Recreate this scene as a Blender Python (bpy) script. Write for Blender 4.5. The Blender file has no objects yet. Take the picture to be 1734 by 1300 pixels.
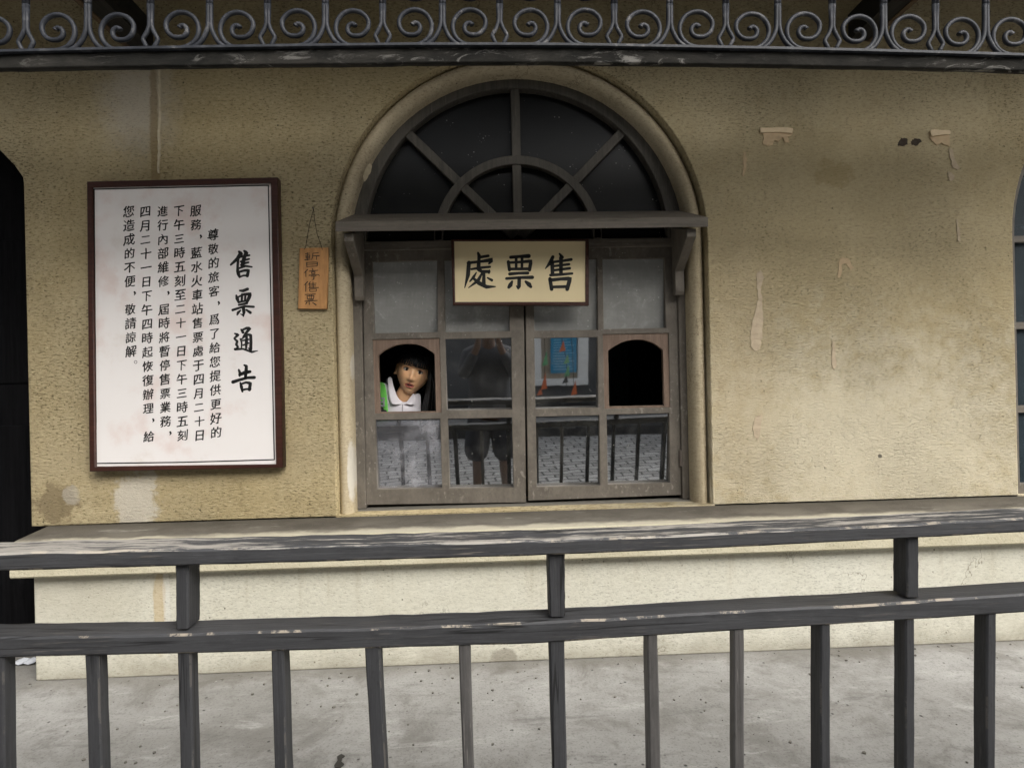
import bpy, bmesh, math, random
from mathutils import Vector, Matrix
C = bpy.context.scene.collection
S = bpy.context.scene
R = math.radians
rnd = random.Random(7)

# ------------------------------------------------------------------ camera
FPX = 1000.0                                   # focal length in photo pixels (1734 wide)
CAM = Vector((0.0, -2.45, 1.10))
YAW, PITCH, ROLL = R(2.2), R(0.0), R(1.3)
F_ = Vector((math.sin(YAW)*math.cos(PITCH), math.cos(YAW)*math.cos(PITCH), math.sin(PITCH)))
R0 = F_.cross(Vector((0, 0, 1))).normalized()
U0 = R0.cross(F_)
RV = R0*math.cos(ROLL) - U0*math.sin(ROLL)
UV = U0*math.cos(ROLL) + R0*math.sin(ROLL)
cd = bpy.data.cameras.new('camera')
cam = bpy.data.objects.new('camera', cd)
C.objects.link(cam)
cam.matrix_world = Matrix(((RV.x, UV.x, -F_.x, CAM.x), (RV.y, UV.y, -F_.y, CAM.y), (RV.z, UV.z, -F_.z, CAM.z), (0, 0, 0, 1)))
cd.sensor_fit = 'HORIZONTAL'
cd.sensor_width = 36.0
cd.lens = 36.0*FPX/1734.0
cd.clip_start = 0.05
cd.clip_end = 400
S.camera = cam

# ------------------------------------------------------------------ light
S.view_settings.view_transform = 'Standard'
S.view_settings.look = 'None'
S.view_settings.gamma = 1.0
S.view_settings.exposure = 0.98
S.cycles.use_denoising = True
S.cycles.max_bounces = 8
S.cycles.transparent_max_bounces = 12
SUN_DIR = Vector((0.60, -0.80, 0.95)).normalized()   # towards the sun
sl = bpy.data.lights.new('sun', 'SUN')
sl.energy = 1.5
sl.angle = R(55)
sl.color = (1.0, 0.955, 0.88)
sun = bpy.data.objects.new('sun', sl)
C.objects.link(sun)
sun.rotation_euler = (-SUN_DIR).to_track_quat('-Z', 'Y').to_euler()
sun.location = (4, -8, 9)
W = bpy.data.worlds.new('World')
S.world = W
W.use_nodes = True
wn = W.node_tree.nodes
bg = wn['Background']
sky = wn.new('ShaderNodeTexSky')
sky.sky_type = 'NISHITA'
sky.sun_disc = False
sky.sun_elevation = math.asin(SUN_DIR.z)
sky.sun_rotation = math.atan2(SUN_DIR.x, SUN_DIR.y)
sky.dust_density = 5.0
sky.air_density = 1.0
hs = wn.new('ShaderNodeHueSaturation')
hs.inputs['Saturation'].default_value = 0.22
W.node_tree.links.new(sky.outputs[0], hs.inputs['Color'])
W.node_tree.links.new(hs.outputs[0], bg.inputs[0])
bg.inputs[1].default_value = 0.15


# ------------------------------------------------------------------ helpers
def P(px, py, Y):
    """a pixel of the photograph as a point on the vertical plane y = Y"""
    d = F_*FPX + RV*(px - 867.0) + UV*(650.0 - py)
    return CAM + d*((Y - CAM.y)/d.y)


def PZ(px, py, z):
    d = F_*FPX + RV*(px - 867.0) + UV*(650.0 - py)
    return CAM + d*((z - CAM.z)/d.z)


def lerp(a, b, t):
    return a + (b - a)*t


class MB:
    def __init__(s):
        s.bm = bmesh.new()

    def poly(s, pts):
        return s.bm.faces.new([s.bm.verts.new(p) for p in pts])

    def hexa(s, p):
        """8 corners: bottom ring 0-3, top ring 4-7"""
        v = [s.bm.verts.new(q) for q in p]
        for f in ((0, 3, 2, 1), (4, 5, 6, 7), (0, 1, 5, 4), (1, 2, 6, 5), (2, 3, 7, 6), (3, 0, 4, 7)):
            s.bm.faces.new([v[i] for i in f])

    def box(s, x0, x1, y0, y1, z0, z1):
        s.hexa([(x0, y0, z0), (x1, y0, z0), (x1, y1, z0), (x0, y1, z0), (x0, y0, z1), (x1, y0, z1), (x1, y1, z1), (x0, y1, z1)])

    def prism(s, pts, off):
        """closed outline pts swept by off"""
        a = [s.bm.verts.new(p) for p in pts]
        b = [s.bm.verts.new(Vector(p) + Vector(off)) for p in pts]
        n = len(pts)
        s.bm.faces.new(a)
        s.bm.faces.new(b[::-1])
        for i in range(n):
            s.bm.faces.new((a[i], b[i], b[(i+1) % n], a[(i+1) % n]))

    def strip(s, rings, close=True, caps=True):
        vs = [[s.bm.verts.new(p) for p in r] for r in rings]
        n = len(rings[0])
        for a, b in zip(vs, vs[1:]):
            for i in range(n if close else n-1):
                j = (i+1) % n
                s.bm.faces.new((a[i], a[j], b[j], b[i]))
        if caps and close:
            s.bm.faces.new(vs[0][::-1])
            s.bm.faces.new(vs[-1])

    def tube(s, pts, rad, n=8, caps=True):
        pts = [Vector(p) for p in pts]
        rings = []
        up = None
        for i, p in enumerate(pts):
            t = (pts[min(i+1, len(pts)-1)] - pts[max(i-1, 0)]).normalized()
            if up is None:
                up = Vector((0, 1, 0)) if abs(t.y) < .9 else Vector((1, 0, 0))
            a = t.cross(up).normalized()
            b = a.cross(t).normalized()
            up = b
            r = rad[i] if isinstance(rad, (list, tuple)) else rad
            rings.append([p + (a*math.cos(2*math.pi*k/n) + b*math.sin(2*math.pi*k/n))*r for k in range(n)])
        s.strip(rings, True, caps)

    def add_mesh(s, me):
        s.bm.from_mesh(me)

    def build(s, name, mat, parent=None, bevel=0, smooth=False, norm=True):
        if norm:
            bmesh.ops.recalc_face_normals(s.bm, faces=s.bm.faces[:])
        me = bpy.data.meshes.new(name)
        s.bm.to_mesh(me)
        s.bm.free()
        return obj(name, me, mat, parent, bevel, smooth)


def obj(name, me, mat, parent=None, bevel=0, smooth=False):
    me.name = name
    if len(me.materials):
        me.materials.clear()
    for m in (mat if isinstance(mat, (list, tuple)) else [mat]):
        me.materials.append(m)
    o = bpy.data.objects.new(name, me)
    C.objects.link(o)
    if smooth:
        for p in me.polygons:
            p.use_smooth = True
    if bevel:
        b = o.modifiers.new('bevel', 'BEVEL')
        b.width = bevel
        b.segments = 2
        b.limit_method = 'ANGLE'
    if parent:
        attach(o, parent)
    return o


def attach(o, parent):
    o.parent = parent
    loc = Vector((0, 0, 0))
    q = parent
    while q:
        loc += q.location
        q = q.parent
    # every object of this scene is unrotated: the parent's place is taken out again
    o.matrix_parent_inverse = Matrix.Translation(-loc) if parent.type == 'EMPTY' else Matrix()


def thing(name, label, cat, loc=(0, 0, 0), group=None):
    o = bpy.data.objects.new(name, None)
    o.empty_display_size = .1
    C.objects.link(o)
    o.location = loc
    tag(o, label, cat, group)
    return o


def tag(o, label, cat, group=None):
    o['label'] = label
    o['category'] = cat
    if group:
        o['group'] = group
    return o


def structure(o):
    o['kind'] = 'structure'
    return o


def plate(polys, y0, y1, bevel=0, res=2):
    """outlines (x, z), the first one filled, the others cut out of it; thick from y0 to y1"""
    cu = bpy.data.curves.new('plate', 'CURVE')
    cu.dimensions = '2D'
    cu.fill_mode = 'BOTH'
    cu.extrude = max((y1 - y0)/2 - bevel, 1e-5)
    if bevel:
        cu.bevel_depth = bevel
        cu.bevel_resolution = res
        cu.offset = -bevel
    for pts in polys:
        sp = cu.splines.new('POLY')
        sp.points.add(len(pts)-1)
        for q, p in zip(sp.points, pts):
            q.co = (p[0], p[1], 0, 1)
        sp.use_cyclic_u = True
    o = bpy.data.objects.new('plate', cu)
    C.objects.link(o)
    dg = bpy.context.evaluated_depsgraph_get()
    me = bpy.data.meshes.new_from_object(o.evaluated_get(dg))
    bpy.data.objects.remove(o)
    bpy.data.curves.remove(cu)
    ym = (y0 + y1)/2
    for v in me.vertices:
        x, z, y = v.co
        v.co = (x, ym - y, z)
    bm = bmesh.new()
    bm.from_mesh(me)
    bmesh.ops.remove_doubles(bm, verts=bm.verts[:], dist=1e-5)
    bmesh.ops.recalc_face_normals(bm, faces=bm.faces[:])
    bm.to_mesh(me)
    bm.free()
    return me


def XZ(pts, Y):
    return [(lambda q: (q.x, q.z))(P(x, y, Y)) for x, y in pts]


def arch(xc, zc, r, zb, n=40):
    """outline of an opening with a round head"""
    pts = [(xc - r, zb)]
    for i in range(n+1):
        a = math.pi*(1 - i/n)
        pts.append((xc + r*math.cos(a), zc + r*math.sin(a)))
    pts.append((xc + r, zb))
    return pts


# ------------------------------------------------------------------ materials
class Nodes:
    def __init__(s, name, rough=.8):
        s.m = bpy.data.materials.new(name)
        s.m.use_nodes = True
        s.t = s.m.node_tree
        s.b = s.t.nodes['Principled BSDF']
        s.b.inputs['Roughness'].default_value = rough
        s.b.inputs['Specular IOR Level'].default_value = .3
        s.co = s.t.nodes.new('ShaderNodeTexCoord').outputs['Object']

    def link(s, a, b):
        s.t.links.new(a, b)

    def put(s, sock, v):
        if hasattr(v, 'node'):
            s.link(v, sock)
        else:
            if sock.type == 'RGBA' and not isinstance(v, (int, float)) and len(v) == 3:
                v = (*v, 1)
            sock.default_value = v

    def map(s, scale=(1, 1, 1), loc=(0, 0, 0), rot=(0, 0, 0), co=None):
        n = s.t.nodes.new('ShaderNodeMapping')
        s.link(co or s.co, n.inputs[0])
        n.inputs['Location'].default_value = loc
        n.inputs['Rotation'].default_value = rot
        n.inputs['Scale'].default_value = scale
        return n.outputs[0]

    def noise(s, scale, detail=4, rough=.55, co=None, dist=0):
        n = s.t.nodes.new('ShaderNodeTexNoise')
        s.link(co or s.co, n.inputs['Vector'])
        n.inputs['Scale'].default_value = scale
        n.inputs['Detail'].default_value = detail
        n.inputs['Roughness'].default_value = rough
        n.inputs['Distortion'].default_value = dist
        return n.outputs['Fac']

    def voro(s, scale, co=None, feature='F1', out='Distance'):
        n = s.t.nodes.new('ShaderNodeTexVoronoi')
        n.feature = feature
        s.link(co or s.co, n.inputs['Vector'])
        n.inputs['Scale'].default_value = scale
        return n.outputs[out]

    def ramp(s, f, a, b, va=0., vb=1.):
        n = s.t.nodes.new('ShaderNodeMapRange')
        n.interpolation_type = 'SMOOTHSTEP'
        s.put(n.inputs[0], f)
        n.inputs[1].default_value = a
        n.inputs[2].default_value = b
        n.inputs[3].default_value = va
        n.inputs[4].default_value = vb
        return n.outputs[0]

    def math(s, op, a, b=0.):
        n = s.t.nodes.new('ShaderNodeMath')
        n.operation = op
        s.put(n.inputs[0], a)
        s.put(n.inputs[1], b)
        return n.outputs[0]

    def mix(s, f, a, b):
        n = s.t.nodes.new('ShaderNodeMix')
        n.data_type = 'RGBA'
        s.put(n.inputs[0], f)
        s.put(n.inputs[6], a)
        s.put(n.inputs[7], b)
        return n.outputs[2]

    def sep(s):
        n = s.t.nodes.new('ShaderNodeSeparateXYZ')
        s.link(s.co, n.inputs[0])
        return n.outputs

    def blob(s, c, size, amp=.35, nscale=14.):
        soft = .75 if max(size) > .28 and size[0] > .1 else .22
        """an irregular stain or patch of tone round a point"""
        co = s.map((1/size[0], 1/size[1], 1/size[2]), (-c[0]/size[0], -c[1]/size[1], -c[2]/size[2]))
        n = s.t.nodes.new('ShaderNodeVectorMath')
        n.operation = 'LENGTH'
        s.link(co, n.inputs[0])
        d = s.math('ADD', n.outputs['Value'], s.math('MULTIPLY', s.math('SUBTRACT', s.noise(nscale, 7, .68), .5), 4*amp))
        return s.ramp(d, 1-soft, 1+soft, 1, 0)

    def bump(s, h, dist, strength=1., prev=None):
        n = s.t.nodes.new('ShaderNodeBump')
        n.inputs['Strength'].default_value = strength
        n.inputs['Distance'].default_value = dist
        s.link(h, n.inputs['Height'])
        if prev:
            s.link(prev, n.inputs['Normal'])
        return n.outputs[0]

    def done(s, col, nrm=None, rough=None, metal=None):
        s.put(s.b.inputs['Base Color'], col)
        if nrm:
            s.link(nrm, s.b.inputs['Normal'])
        if rough is not None:
            s.put(s.b.inputs['Roughness'], rough)
        if metal is not None:
            s.b.inputs['Metallic'].default_value = metal
        return s.m


def plain(name, col, rough=.6, var=.25, scale=30, bump=0., metal=0.):
    n = Nodes(name, rough)
    f = n.noise(scale, 5)
    c = n.mix(f, [x*(1-var) for x in col], [min(1, x*(1+var)) for x in col])
    return n.done(c, n.bump(f, bump) if bump else None, None, metal)


def stucco_mat(name, base, pale, dark, grain=1., blobs=(), bk=1., splash=False):
    n = Nodes(name, .9)
    n.b.inputs['Specular IOR Level'].default_value = .15
    co = n.map((.75, 1, 2.0))
    g1 = n.noise(92, 3, .6, co)
    rel = n.noise(58, 5, .7, co)
    g2 = n.noise(230, 2, .6)
    big = n.noise(1.1, 5, .62)
    mid = n.noise(5, 5, .68)
    dens = n.noise(2.3, 3, .5)
    c = n.mix(n.ramp(big, .35, .68), base, pale)
    c = n.mix(n.ramp(mid, .45, .75, 0, .4), c, dark)
    c = n.mix(n.ramp(n.noise(2.2, 5, .7, n.map((3, 1, .7), (5, 0, 2))), .55, .72, 0, .3), c, [x*.8 for x in dark])
    lo = n.math('ADD', g1, n.math('MULTIPLY', n.math('SUBTRACT', .5, dens), .22))
    c = n.mix(n.ramp(lo, .32, .46, .75*grain, 0), c, [x*.30 for x in dark])
    c = n.mix(n.ramp(rel, .34, .5, .5*grain, 0), c, [x*.5 for x in dark])  # relief shade painted in: hollows darker, raised grain paler on the next line
    c = n.mix(n.ramp(rel, .54, .66, 0, .5*grain), c, [min(1, x*1.22) for x in pale])
    c = n.mix(n.ramp(g2, .55, .75, 0, .3), c, [min(1, x*1.3) for x in pale])
    pit = n.voro(24)
    pm = n.math('MULTIPLY', n.ramp(pit, .05, .11, 1, 0), n.ramp(n.noise(4.7, 2), .5, .6))
    c = n.mix(n.math('MULTIPLY', pm, .75), c, (.035, .028, .018))
    if splash:
        x, y, z = n.sep()
        zz = n.math('ADD', z, n.math('MULTIPLY', n.math('SUBTRACT', n.noise(6, 6, .7), .5), .22))
        c = n.mix(n.ramp(zz, .10, -.02, 0, .55), c, (.22, .195, .145))
        run = n.noise(9, 5, .7, n.map((1, 1, .06)))
        c = n.mix(n.math('MULTIPLY', n.ramp(run, .54, .70, 0, .45), n.ramp(z, .15, .42)), c, (.36, .31, .22))
    crk = n.math('ABSOLUTE', n.math('SUBTRACT', n.noise(1.7, 6, .62, n.map((1, 1, .8), (9, 2, 4))), .5))
    c = n.mix(n.math('MULTIPLY', n.ramp(crk, .0012, .0035, .5, 0), n.ramp(n.noise(1.1, 2, .5, n.map((1, 1, 1), (1, 7, 3))), .52, .6)), c, (.09, .07, .04))
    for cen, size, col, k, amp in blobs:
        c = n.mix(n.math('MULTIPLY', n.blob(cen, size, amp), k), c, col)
    h = n.math('ADD', n.math('ADD', n.math('MULTIPLY', n.ramp(lo, .27, .48), .5), n.math('MULTIPLY', rel, 1.3)), n.math('MULTIPLY', g2, .3))
    h = n.math('MULTIPLY', h, n.ramp(n.noise(1.9, 4, .6, n.map((1, 1, 1), (2, 8, 5))), .36, .62, .45, 1.25))
    h = n.math('SUBTRACT', h, n.math('MULTIPLY', pm, .6))
    return n.done(c, n.bump(h, .0052*grain*bk, 1.))


def wood_mat(name, col, axis='X', grain=.35, wear=None, wear_k=.0, rough=.62, top_wear=None, spots=0., arris=0.):
    n = Nodes(name, rough)
    sc = {'X': (1.2, 30, 30), 'Z': (30, 30, 1.2), 'Y': (30, 1.2, 30), 'N': (8, 8, 5)}[axis]
    st = n.map(sc)
    f1 = n.noise(2.2, 6, .65, st)
    f2 = n.noise(7, 4, .6, st)
    patch = n.noise(5, 4, .6)
    c = n.mix(n.ramp(f1, .3, .7), [x*(1-grain) for x in col], [x*(1+grain) for x in col])
    c = n.mix(n.ramp(patch, .45, .7, 0, .4), c, [x*.6 for x in col])
    fine = n.noise(70, 6, .75, n.map({'X': (.35, 1, 1), 'Z': (1, 1, .35), 'Y': (1, .35, 1), 'N': (1, 1, .6)}[axis]))
    c = n.mix(n.ramp(fine, .5, .7, 0, .35), c, [min(1, x*1.6) for x in col])
    c = n.mix(n.ramp(fine, .46, .3, 0, .5), c, [x*.5 for x in col])
    if wear is not None:
        m = n.math('MULTIPLY', n.ramp(f2, .56, .66), n.ramp(patch, .5, .62))
        c = n.mix(n.math('MULTIPLY', m, wear_k), c, wear)
    if top_wear is not None:
        g = n.t.nodes.new('ShaderNodeNewGeometry')
        sx = n.t.nodes.new('ShaderNodeSeparateXYZ')
        n.link(g.outputs['Normal'], sx.inputs[0])
        up = n.ramp(sx.outputs[2], .25, .75)
        long_ = n.noise(2.6, 7, .7, n.map((1.2, 30, 30)))
        big = n.noise(1.3, 3, .5)
        fw = n.noise(60, 6, .75, n.map((.22, 1, 1), (4, 4, 4)))
        q = n.math('ADD', n.math('ADD', n.math('MULTIPLY', n.math('ADD', n.math('MULTIPLY', f2, .4), n.math('MULTIPLY', fw, .6)), .5), n.math('MULTIPLY', long_, .45)), n.math('MULTIPLY', big, .3))
        m = n.math('MULTIPLY', n.ramp(q, .635, .675), up)
        c = n.mix(n.math('MULTIPLY', m, .62), c, top_wear)
    if arris:
        # paint rubbed off along the sharp edges, and drying cracks along the grain
        g = n.t.nodes.new('ShaderNodeNewGeometry')
        ab = n.t.nodes.new('ShaderNodeVectorMath')
        ab.operation = 'ABSOLUTE'
        n.link(g.outputs['Normal'], ab.inputs[0])
        sx = n.t.nodes.new('ShaderNodeSeparateXYZ')
        n.link(ab.outputs[0], sx.inputs[0])
        mx = n.math('MAXIMUM', n.math('MAXIMUM', sx.outputs[0], sx.outputs[1]), sx.outputs[2])
        e = n.math('MULTIPLY', n.ramp(mx, .97, .85), n.ramp(n.noise(7, 7, .75, n.map((1, 1, 1), (2, 5, 1))), .52, .58))
        c = n.mix(n.math('MULTIPLY', e, arris), c, (.50, .43, .33))
        k = n.math('MULTIPLY', n.ramp(n.math('ABSOLUTE', n.math('SUBTRACT', n.noise(1.5, 3, .5, n.map({'X': (.5, 18, 18), 'Z': (18, 18, .5)}[axis], (7, 3, 5))), .5)), .006, .014, 1, 0), n.ramp(n.noise(1.9, 2), .5, .58))
        c = n.mix(n.math('MULTIPLY', k, .8), c, (.008, .008, .008))
    if spots:
        v = n.voro(38)
        m = n.math('MULTIPLY', n.ramp(v, .06, .13, 1, 0), n.ramp(n.noise(6, 3), .5, .58))
        c = n.mix(n.math('MULTIPLY', m, spots), c, (.42, .40, .36))
    h = n.math('ADD', f1, n.math('MULTIPLY', f2, .5))
    return n.done(c, n.bump(h, .0022, .8))


def glass_mat(name, tint, refl, rough=.02, grime_glare=.12, grid=0, opaque=0., gcol=(.35, .35, .33), wav=.00006, spk=.55):
    """an old pane: see-through, mirror-like, with dirt or painted glare on it"""
    n = Nodes(name, .5)
    t = n.t
    out = t.nodes['Material Output']
    tr = t.nodes.new('ShaderNodeBsdfTransparent')
    tr.inputs[0].default_value = (*tint, 1)
    gl = t.nodes.new('ShaderNodeBsdfGlossy')
    gl.inputs['Roughness'].default_value = rough
    gl.inputs['Color'].default_value = (.95, .97, 1, 1)
    wv = n.noise(9, 2)
    n.link(n.bump(wv, wav, 1), gl.inputs['Normal'])
    m1 = t.nodes.new('ShaderNodeMixShader')
    m1.inputs[0].default_value = refl
    n.link(tr.outputs[0], m1.inputs[1])
    n.link(gl.outputs[0], m1.inputs[2])
    di = n.b
    dirt = n.noise(7, 6, .7)
    sp = n.math('MULTIPLY', n.ramp(n.voro(60), .06, .2, 1, 0), n.ramp(n.noise(11, 5, .7), .55, .64))
    f = n.math('ADD', n.ramp(dirt, .42, .8, opaque, opaque + grime_glare), n.math('MULTIPLY', sp, spk))
    col = n.mix(n.math('MINIMUM', sp, 1.), gcol, (.6, .6, .56))
    if grid:
        x, y, z = n.sep()
        gx = n.math('ABSOLUTE', n.math('SUBTRACT', n.math('FRACT', n.math('MULTIPLY', x, grid)), .5))
        gz = n.math('ABSOLUTE', n.math('SUBTRACT', n.math('FRACT', n.math('MULTIPLY', z, grid)), .5))
        g = n.ramp(n.math('MAXIMUM', gx, gz), .36, .48)
        if gcol[0] > .1:
            sm = n.ramp(n.noise(13, 7, .75, dist=.8), .52, .70, 0, .55)
            col = n.mix(sm, col, (.60, .60, .57))
        col = n.mix(n.math('MULTIPLY', g, .35), col, (.02, .02, .02))
        n.link(n.bump(g, .001, .5), n.b.inputs['Normal'])
        n.b.inputs['Roughness'].default_value = .35
    n.put(n.b.inputs['Base Color'], col)
    m2 = t.nodes.new('ShaderNodeMixShader')
    n.link(n.math('MINIMUM', f, 1.), m2.inputs[0])
    n.link(m1.outputs[0], m2.inputs[1])
    n.link(di.outputs[0], m2.inputs[2])
    n.link(m2.outputs[0], out.inputs[0])
    return n.m


def at0(px, py):
    q = P(px, py, 0)
    return (q.x, q.y, q.z)


STU_BLOBS = [
    (at0(232, 170), (.12, .3, .18), (.44, .40, .33), .75, .45),
    (at0(262, 240), (.018, .3, .30), (.20, .14, .06), .55, .5),
    (at0(228, 850), (.085, .3, .14), (.50, .465, .395), .75, .7),
    (at0(95, 850), (.085, .3, .07), (.17, .13, .075), .7, .75),
    (at0(120, 838), (.035, .3, .035), (.40, .37, .31), .55, .7),
    (at0(1430, 480), (1.0, .3, .9), (.47, .405, .265), .35, .6),  # stronger light on the right wall, put into the colour
    (at0(1480, 760), (.85, .3, .42), (.62, .575, .455), .55, .7),  # faded plaster, with the light low on the right painted into its tone
    (at0(1250, 640), (.16, .3, .5), (.40, .33, .21), .5, .25),
    (at0(1410, 295), (.09, .3, .05), (.22, .16, .055), .35, .9),
    (at0(1490, 772), (.008, .3, .008), (.06, .055, .05), .8, .4),
    (at0(250, 780), (.8, .3, .07), (.36, .30, .19), .35, .3),
]
M = {}
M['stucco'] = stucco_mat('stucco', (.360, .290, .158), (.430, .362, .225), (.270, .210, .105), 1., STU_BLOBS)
M['moulding'] = stucco_mat('moulding_plaster', (.43, .36, .24), (.50, .43, .30), (.35, .28, .175), .5,
                           [(at0(590, 800), (.012, .3, .12), (.6, .57, .5), .8, .4), (at0(590, 620), (.008, .3, .05), (.55, .52, .45), .7, .4)])
M['plinth'] = stucco_mat('plinth_paint', (.53, .51, .42), (.59, .575, .49), (.47, .44, .345), .5,
                         [(tuple(P(270, 1020, -.11)), (.02, .3, .17), (.44, .31, .13), .5, .45),
                          (tuple(P(282, 1010, -.11)), (.012, .3, .2), (.62, .61, .57), .35, .45),
                          (tuple(P(120, 1010, -.11)), (.22, .3, .10), (.40, .37, .29), .5, .25),
                          (tuple(P(855, 1112, -.11)), (.05, .3, .035), (.2, .18, .14), .6, .35)], .4, True)


def ledge_mat():
    n = Nodes('ledge_cement', .9)
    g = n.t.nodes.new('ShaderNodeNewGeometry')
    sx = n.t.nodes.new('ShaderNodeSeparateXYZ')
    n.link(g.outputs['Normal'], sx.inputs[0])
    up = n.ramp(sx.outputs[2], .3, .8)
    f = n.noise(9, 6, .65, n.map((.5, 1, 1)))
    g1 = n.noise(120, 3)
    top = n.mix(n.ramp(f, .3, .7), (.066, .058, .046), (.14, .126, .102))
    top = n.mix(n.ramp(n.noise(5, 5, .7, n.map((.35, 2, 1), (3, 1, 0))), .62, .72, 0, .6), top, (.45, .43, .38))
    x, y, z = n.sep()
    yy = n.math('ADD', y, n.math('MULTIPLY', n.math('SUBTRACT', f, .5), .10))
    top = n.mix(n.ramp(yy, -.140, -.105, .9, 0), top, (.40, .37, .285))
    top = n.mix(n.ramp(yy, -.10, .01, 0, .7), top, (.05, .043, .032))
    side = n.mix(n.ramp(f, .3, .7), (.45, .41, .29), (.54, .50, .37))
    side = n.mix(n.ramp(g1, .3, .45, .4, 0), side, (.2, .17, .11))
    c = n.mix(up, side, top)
    return n.done(c, n.bump(n.math('ADD', g1, f), .004, .6))


M['ledge'] = ledge_mat()


def concrete_mat():
    n = Nodes('pavement_concrete', .82)
    a = n.noise(1.5, 6, .65, dist=.6)
    b = n.noise(4.5, 8, .74, dist=.5)
    st = n.noise(6, 8, .75, n.map((.5, 1.9, 1), rot=(0, 0, .55)), dist=.4)
    g = n.noise(120, 3, .7)
    g3 = n.noise(34, 4, .7)
    c = n.mix(n.ramp(a, .3, .7), (.235, .23, .215), (.34, .335, .32))
    c = n.mix(n.ramp(b, .46, .66, 0, .58), c, (.14, .132, .118))
    c = n.mix(n.ramp(st, .54, .68, 0, .6), c, (.43, .425, .405))
    c = n.mix(n.ramp(st, .46, .32, 0, .6), c, (.12, .115, .108))
    c = n.mix(n.ramp(g3, .52, .7, 0, .4), c, (.15, .145, .135))
    c = n.mix(n.ramp(g, .33, .47, .5, 0), c, (.10, .095, .09))
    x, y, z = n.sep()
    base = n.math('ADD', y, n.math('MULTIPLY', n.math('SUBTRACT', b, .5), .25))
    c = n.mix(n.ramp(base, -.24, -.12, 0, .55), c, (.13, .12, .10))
    pit = n.math('MULTIPLY', n.ramp(n.voro(19), .05, .12, 1, 0), n.ramp(n.noise(3.1, 3), .46, .56))
    c = n.mix(n.math('MULTIPLY', pit, .85), c, (.035, .033, .03))
    wp = n.math('MULTIPLY', n.ramp(n.voro(13, n.map(loc=(3, 1, 0))), .03, .07, 1, 0), n.ramp(n.noise(2.1, 3), .52, .6))
    c = n.mix(n.math('MULTIPLY', wp, .7), c, (.6, .59, .56))
    h = n.math('SUBTRACT', n.math('ADD', b, n.math('MULTIPLY', g, .3)), n.math('MULTIPLY', pit, .5))
    return n.done(c, n.bump(h, .006, .6))


M['concrete'] = concrete_mat()


def cobble_mat():
    n = Nodes('cobble_setts', .7)
    br = n.t.nodes.new('ShaderNodeTexBrick')
    wob = n.t.nodes.new('ShaderNodeVectorMath')
    nz = n.t.nodes.new('ShaderNodeTexNoise')
    n.link(n.co, nz.inputs['Vector'])
    nz.inputs['Scale'].default_value = 3.
    wob.operation = 'MULTIPLY_ADD'
    n.link(nz.outputs['Color'], wob.inputs[0])
    wob.inputs[1].default_value = (.12, .12, 0)
    n.link(n.map(rot=(0, 0, .12)), wob.inputs[2])
    n.link(wob.outputs[0], br.inputs[0])
    br.inputs['Scale'].default_value = 2.4
    br.inputs['Mortar Size'].default_value = .03
    br.inputs['Mortar Smooth'].default_value = .6
    br.inputs['Color1'].default_value = (.34, .33, .31, 1)
    br.inputs['Color2'].default_value = (.56, .55, .52, 1)
    br.inputs['Mortar'].default_value = (.05, .047, .045, 1)
    f = n.noise(20, 5)
    c = n.mix(n.ramp(f, .4, .7, 0, .5), br.outputs[0], (.28, .275, .26))
    h = n.math('SUBTRACT', n.math('MULTIPLY', f, .3), br.outputs[1])
    return n.done(c, n.bump(h, .02, .8))


M['cobble'] = cobble_mat()
WOODCOL = (.128, .112, .092)
M['win_v'] = wood_mat('window_wood_upright', WOODCOL, 'N', .20, (.33, .30, .26), .45, spots=.5)
M['win_h'] = wood_mat('window_wood_level', WOODCOL, 'X', .2, (.36, .34, .30), .5, spots=.5)
M['hatch_wood'] = wood_mat('hatch_wood', (.165, .115, .085), 'Z', .22)
M['fan_wood'] = wood_mat('fanlight_wood', (.075, .068, .056), 'Z', .25, (.2, .19, .16), .4)
M['rail'] = wood_mat('railing_wood', (.052, .053, .060), 'X', .30, (.26, .23, .19), .25, .55)
M['toprail'] = wood_mat('worn_handrail_wood', (.046, .0465, .049), 'X', .16, (.30, .26, .21), .3, .6, top_wear=(.44, .41, .36), arris=.4)
M['lowrail'] = wood_mat('lower_rail_wood', (.044, .0445, .047), 'X', .14, (.26, .23, .2), .2, .55, arris=.5)
M['post'] = wood_mat('baluster_wood', (.036, .0365, .039), 'Z', .16, (.20, .19, .17), .2, .7, arris=.07)
M['pale_post'] = wood_mat('weathered_baluster_wood', (.075, .071, .068), 'Z', .3, (.25, .23, .21), .45, .6)
def fascia_mat():
    n = Nodes('peeling_fascia_timber', .95)
    n.b.inputs['Specular IOR Level'].default_value = .1
    a = n.noise(9, 7, .72, n.map((.5, 1, 1)), dist=.5)
    sc = n.noise(16, 8, .78, n.map((.45, 1, 1.6), (3, 0, 1)), dist=1.2)
    gate = n.noise(2.4, 3, .5)
    c = n.mix(n.ramp(a, .3, .7), (.011, .011, .010), (.034, .032, .028))
    m = n.math('MULTIPLY', n.ramp(sc, .53, .60), n.ramp(gate, .40, .58))
    c = n.mix(n.math('MULTIPLY', m, .5), c, (.28, .27, .25))
    return n.done(c, n.bump(n.math('ADD', a, sc), .004, .8))


M['fascia'] = fascia_mat()
M['joist'] = wood_mat('joist_timber', (.012, .011, .010), 'Y', .3)
M['deck'] = wood_mat('canopy_boards', (.028, .025, .021), 'X', .3)


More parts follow.
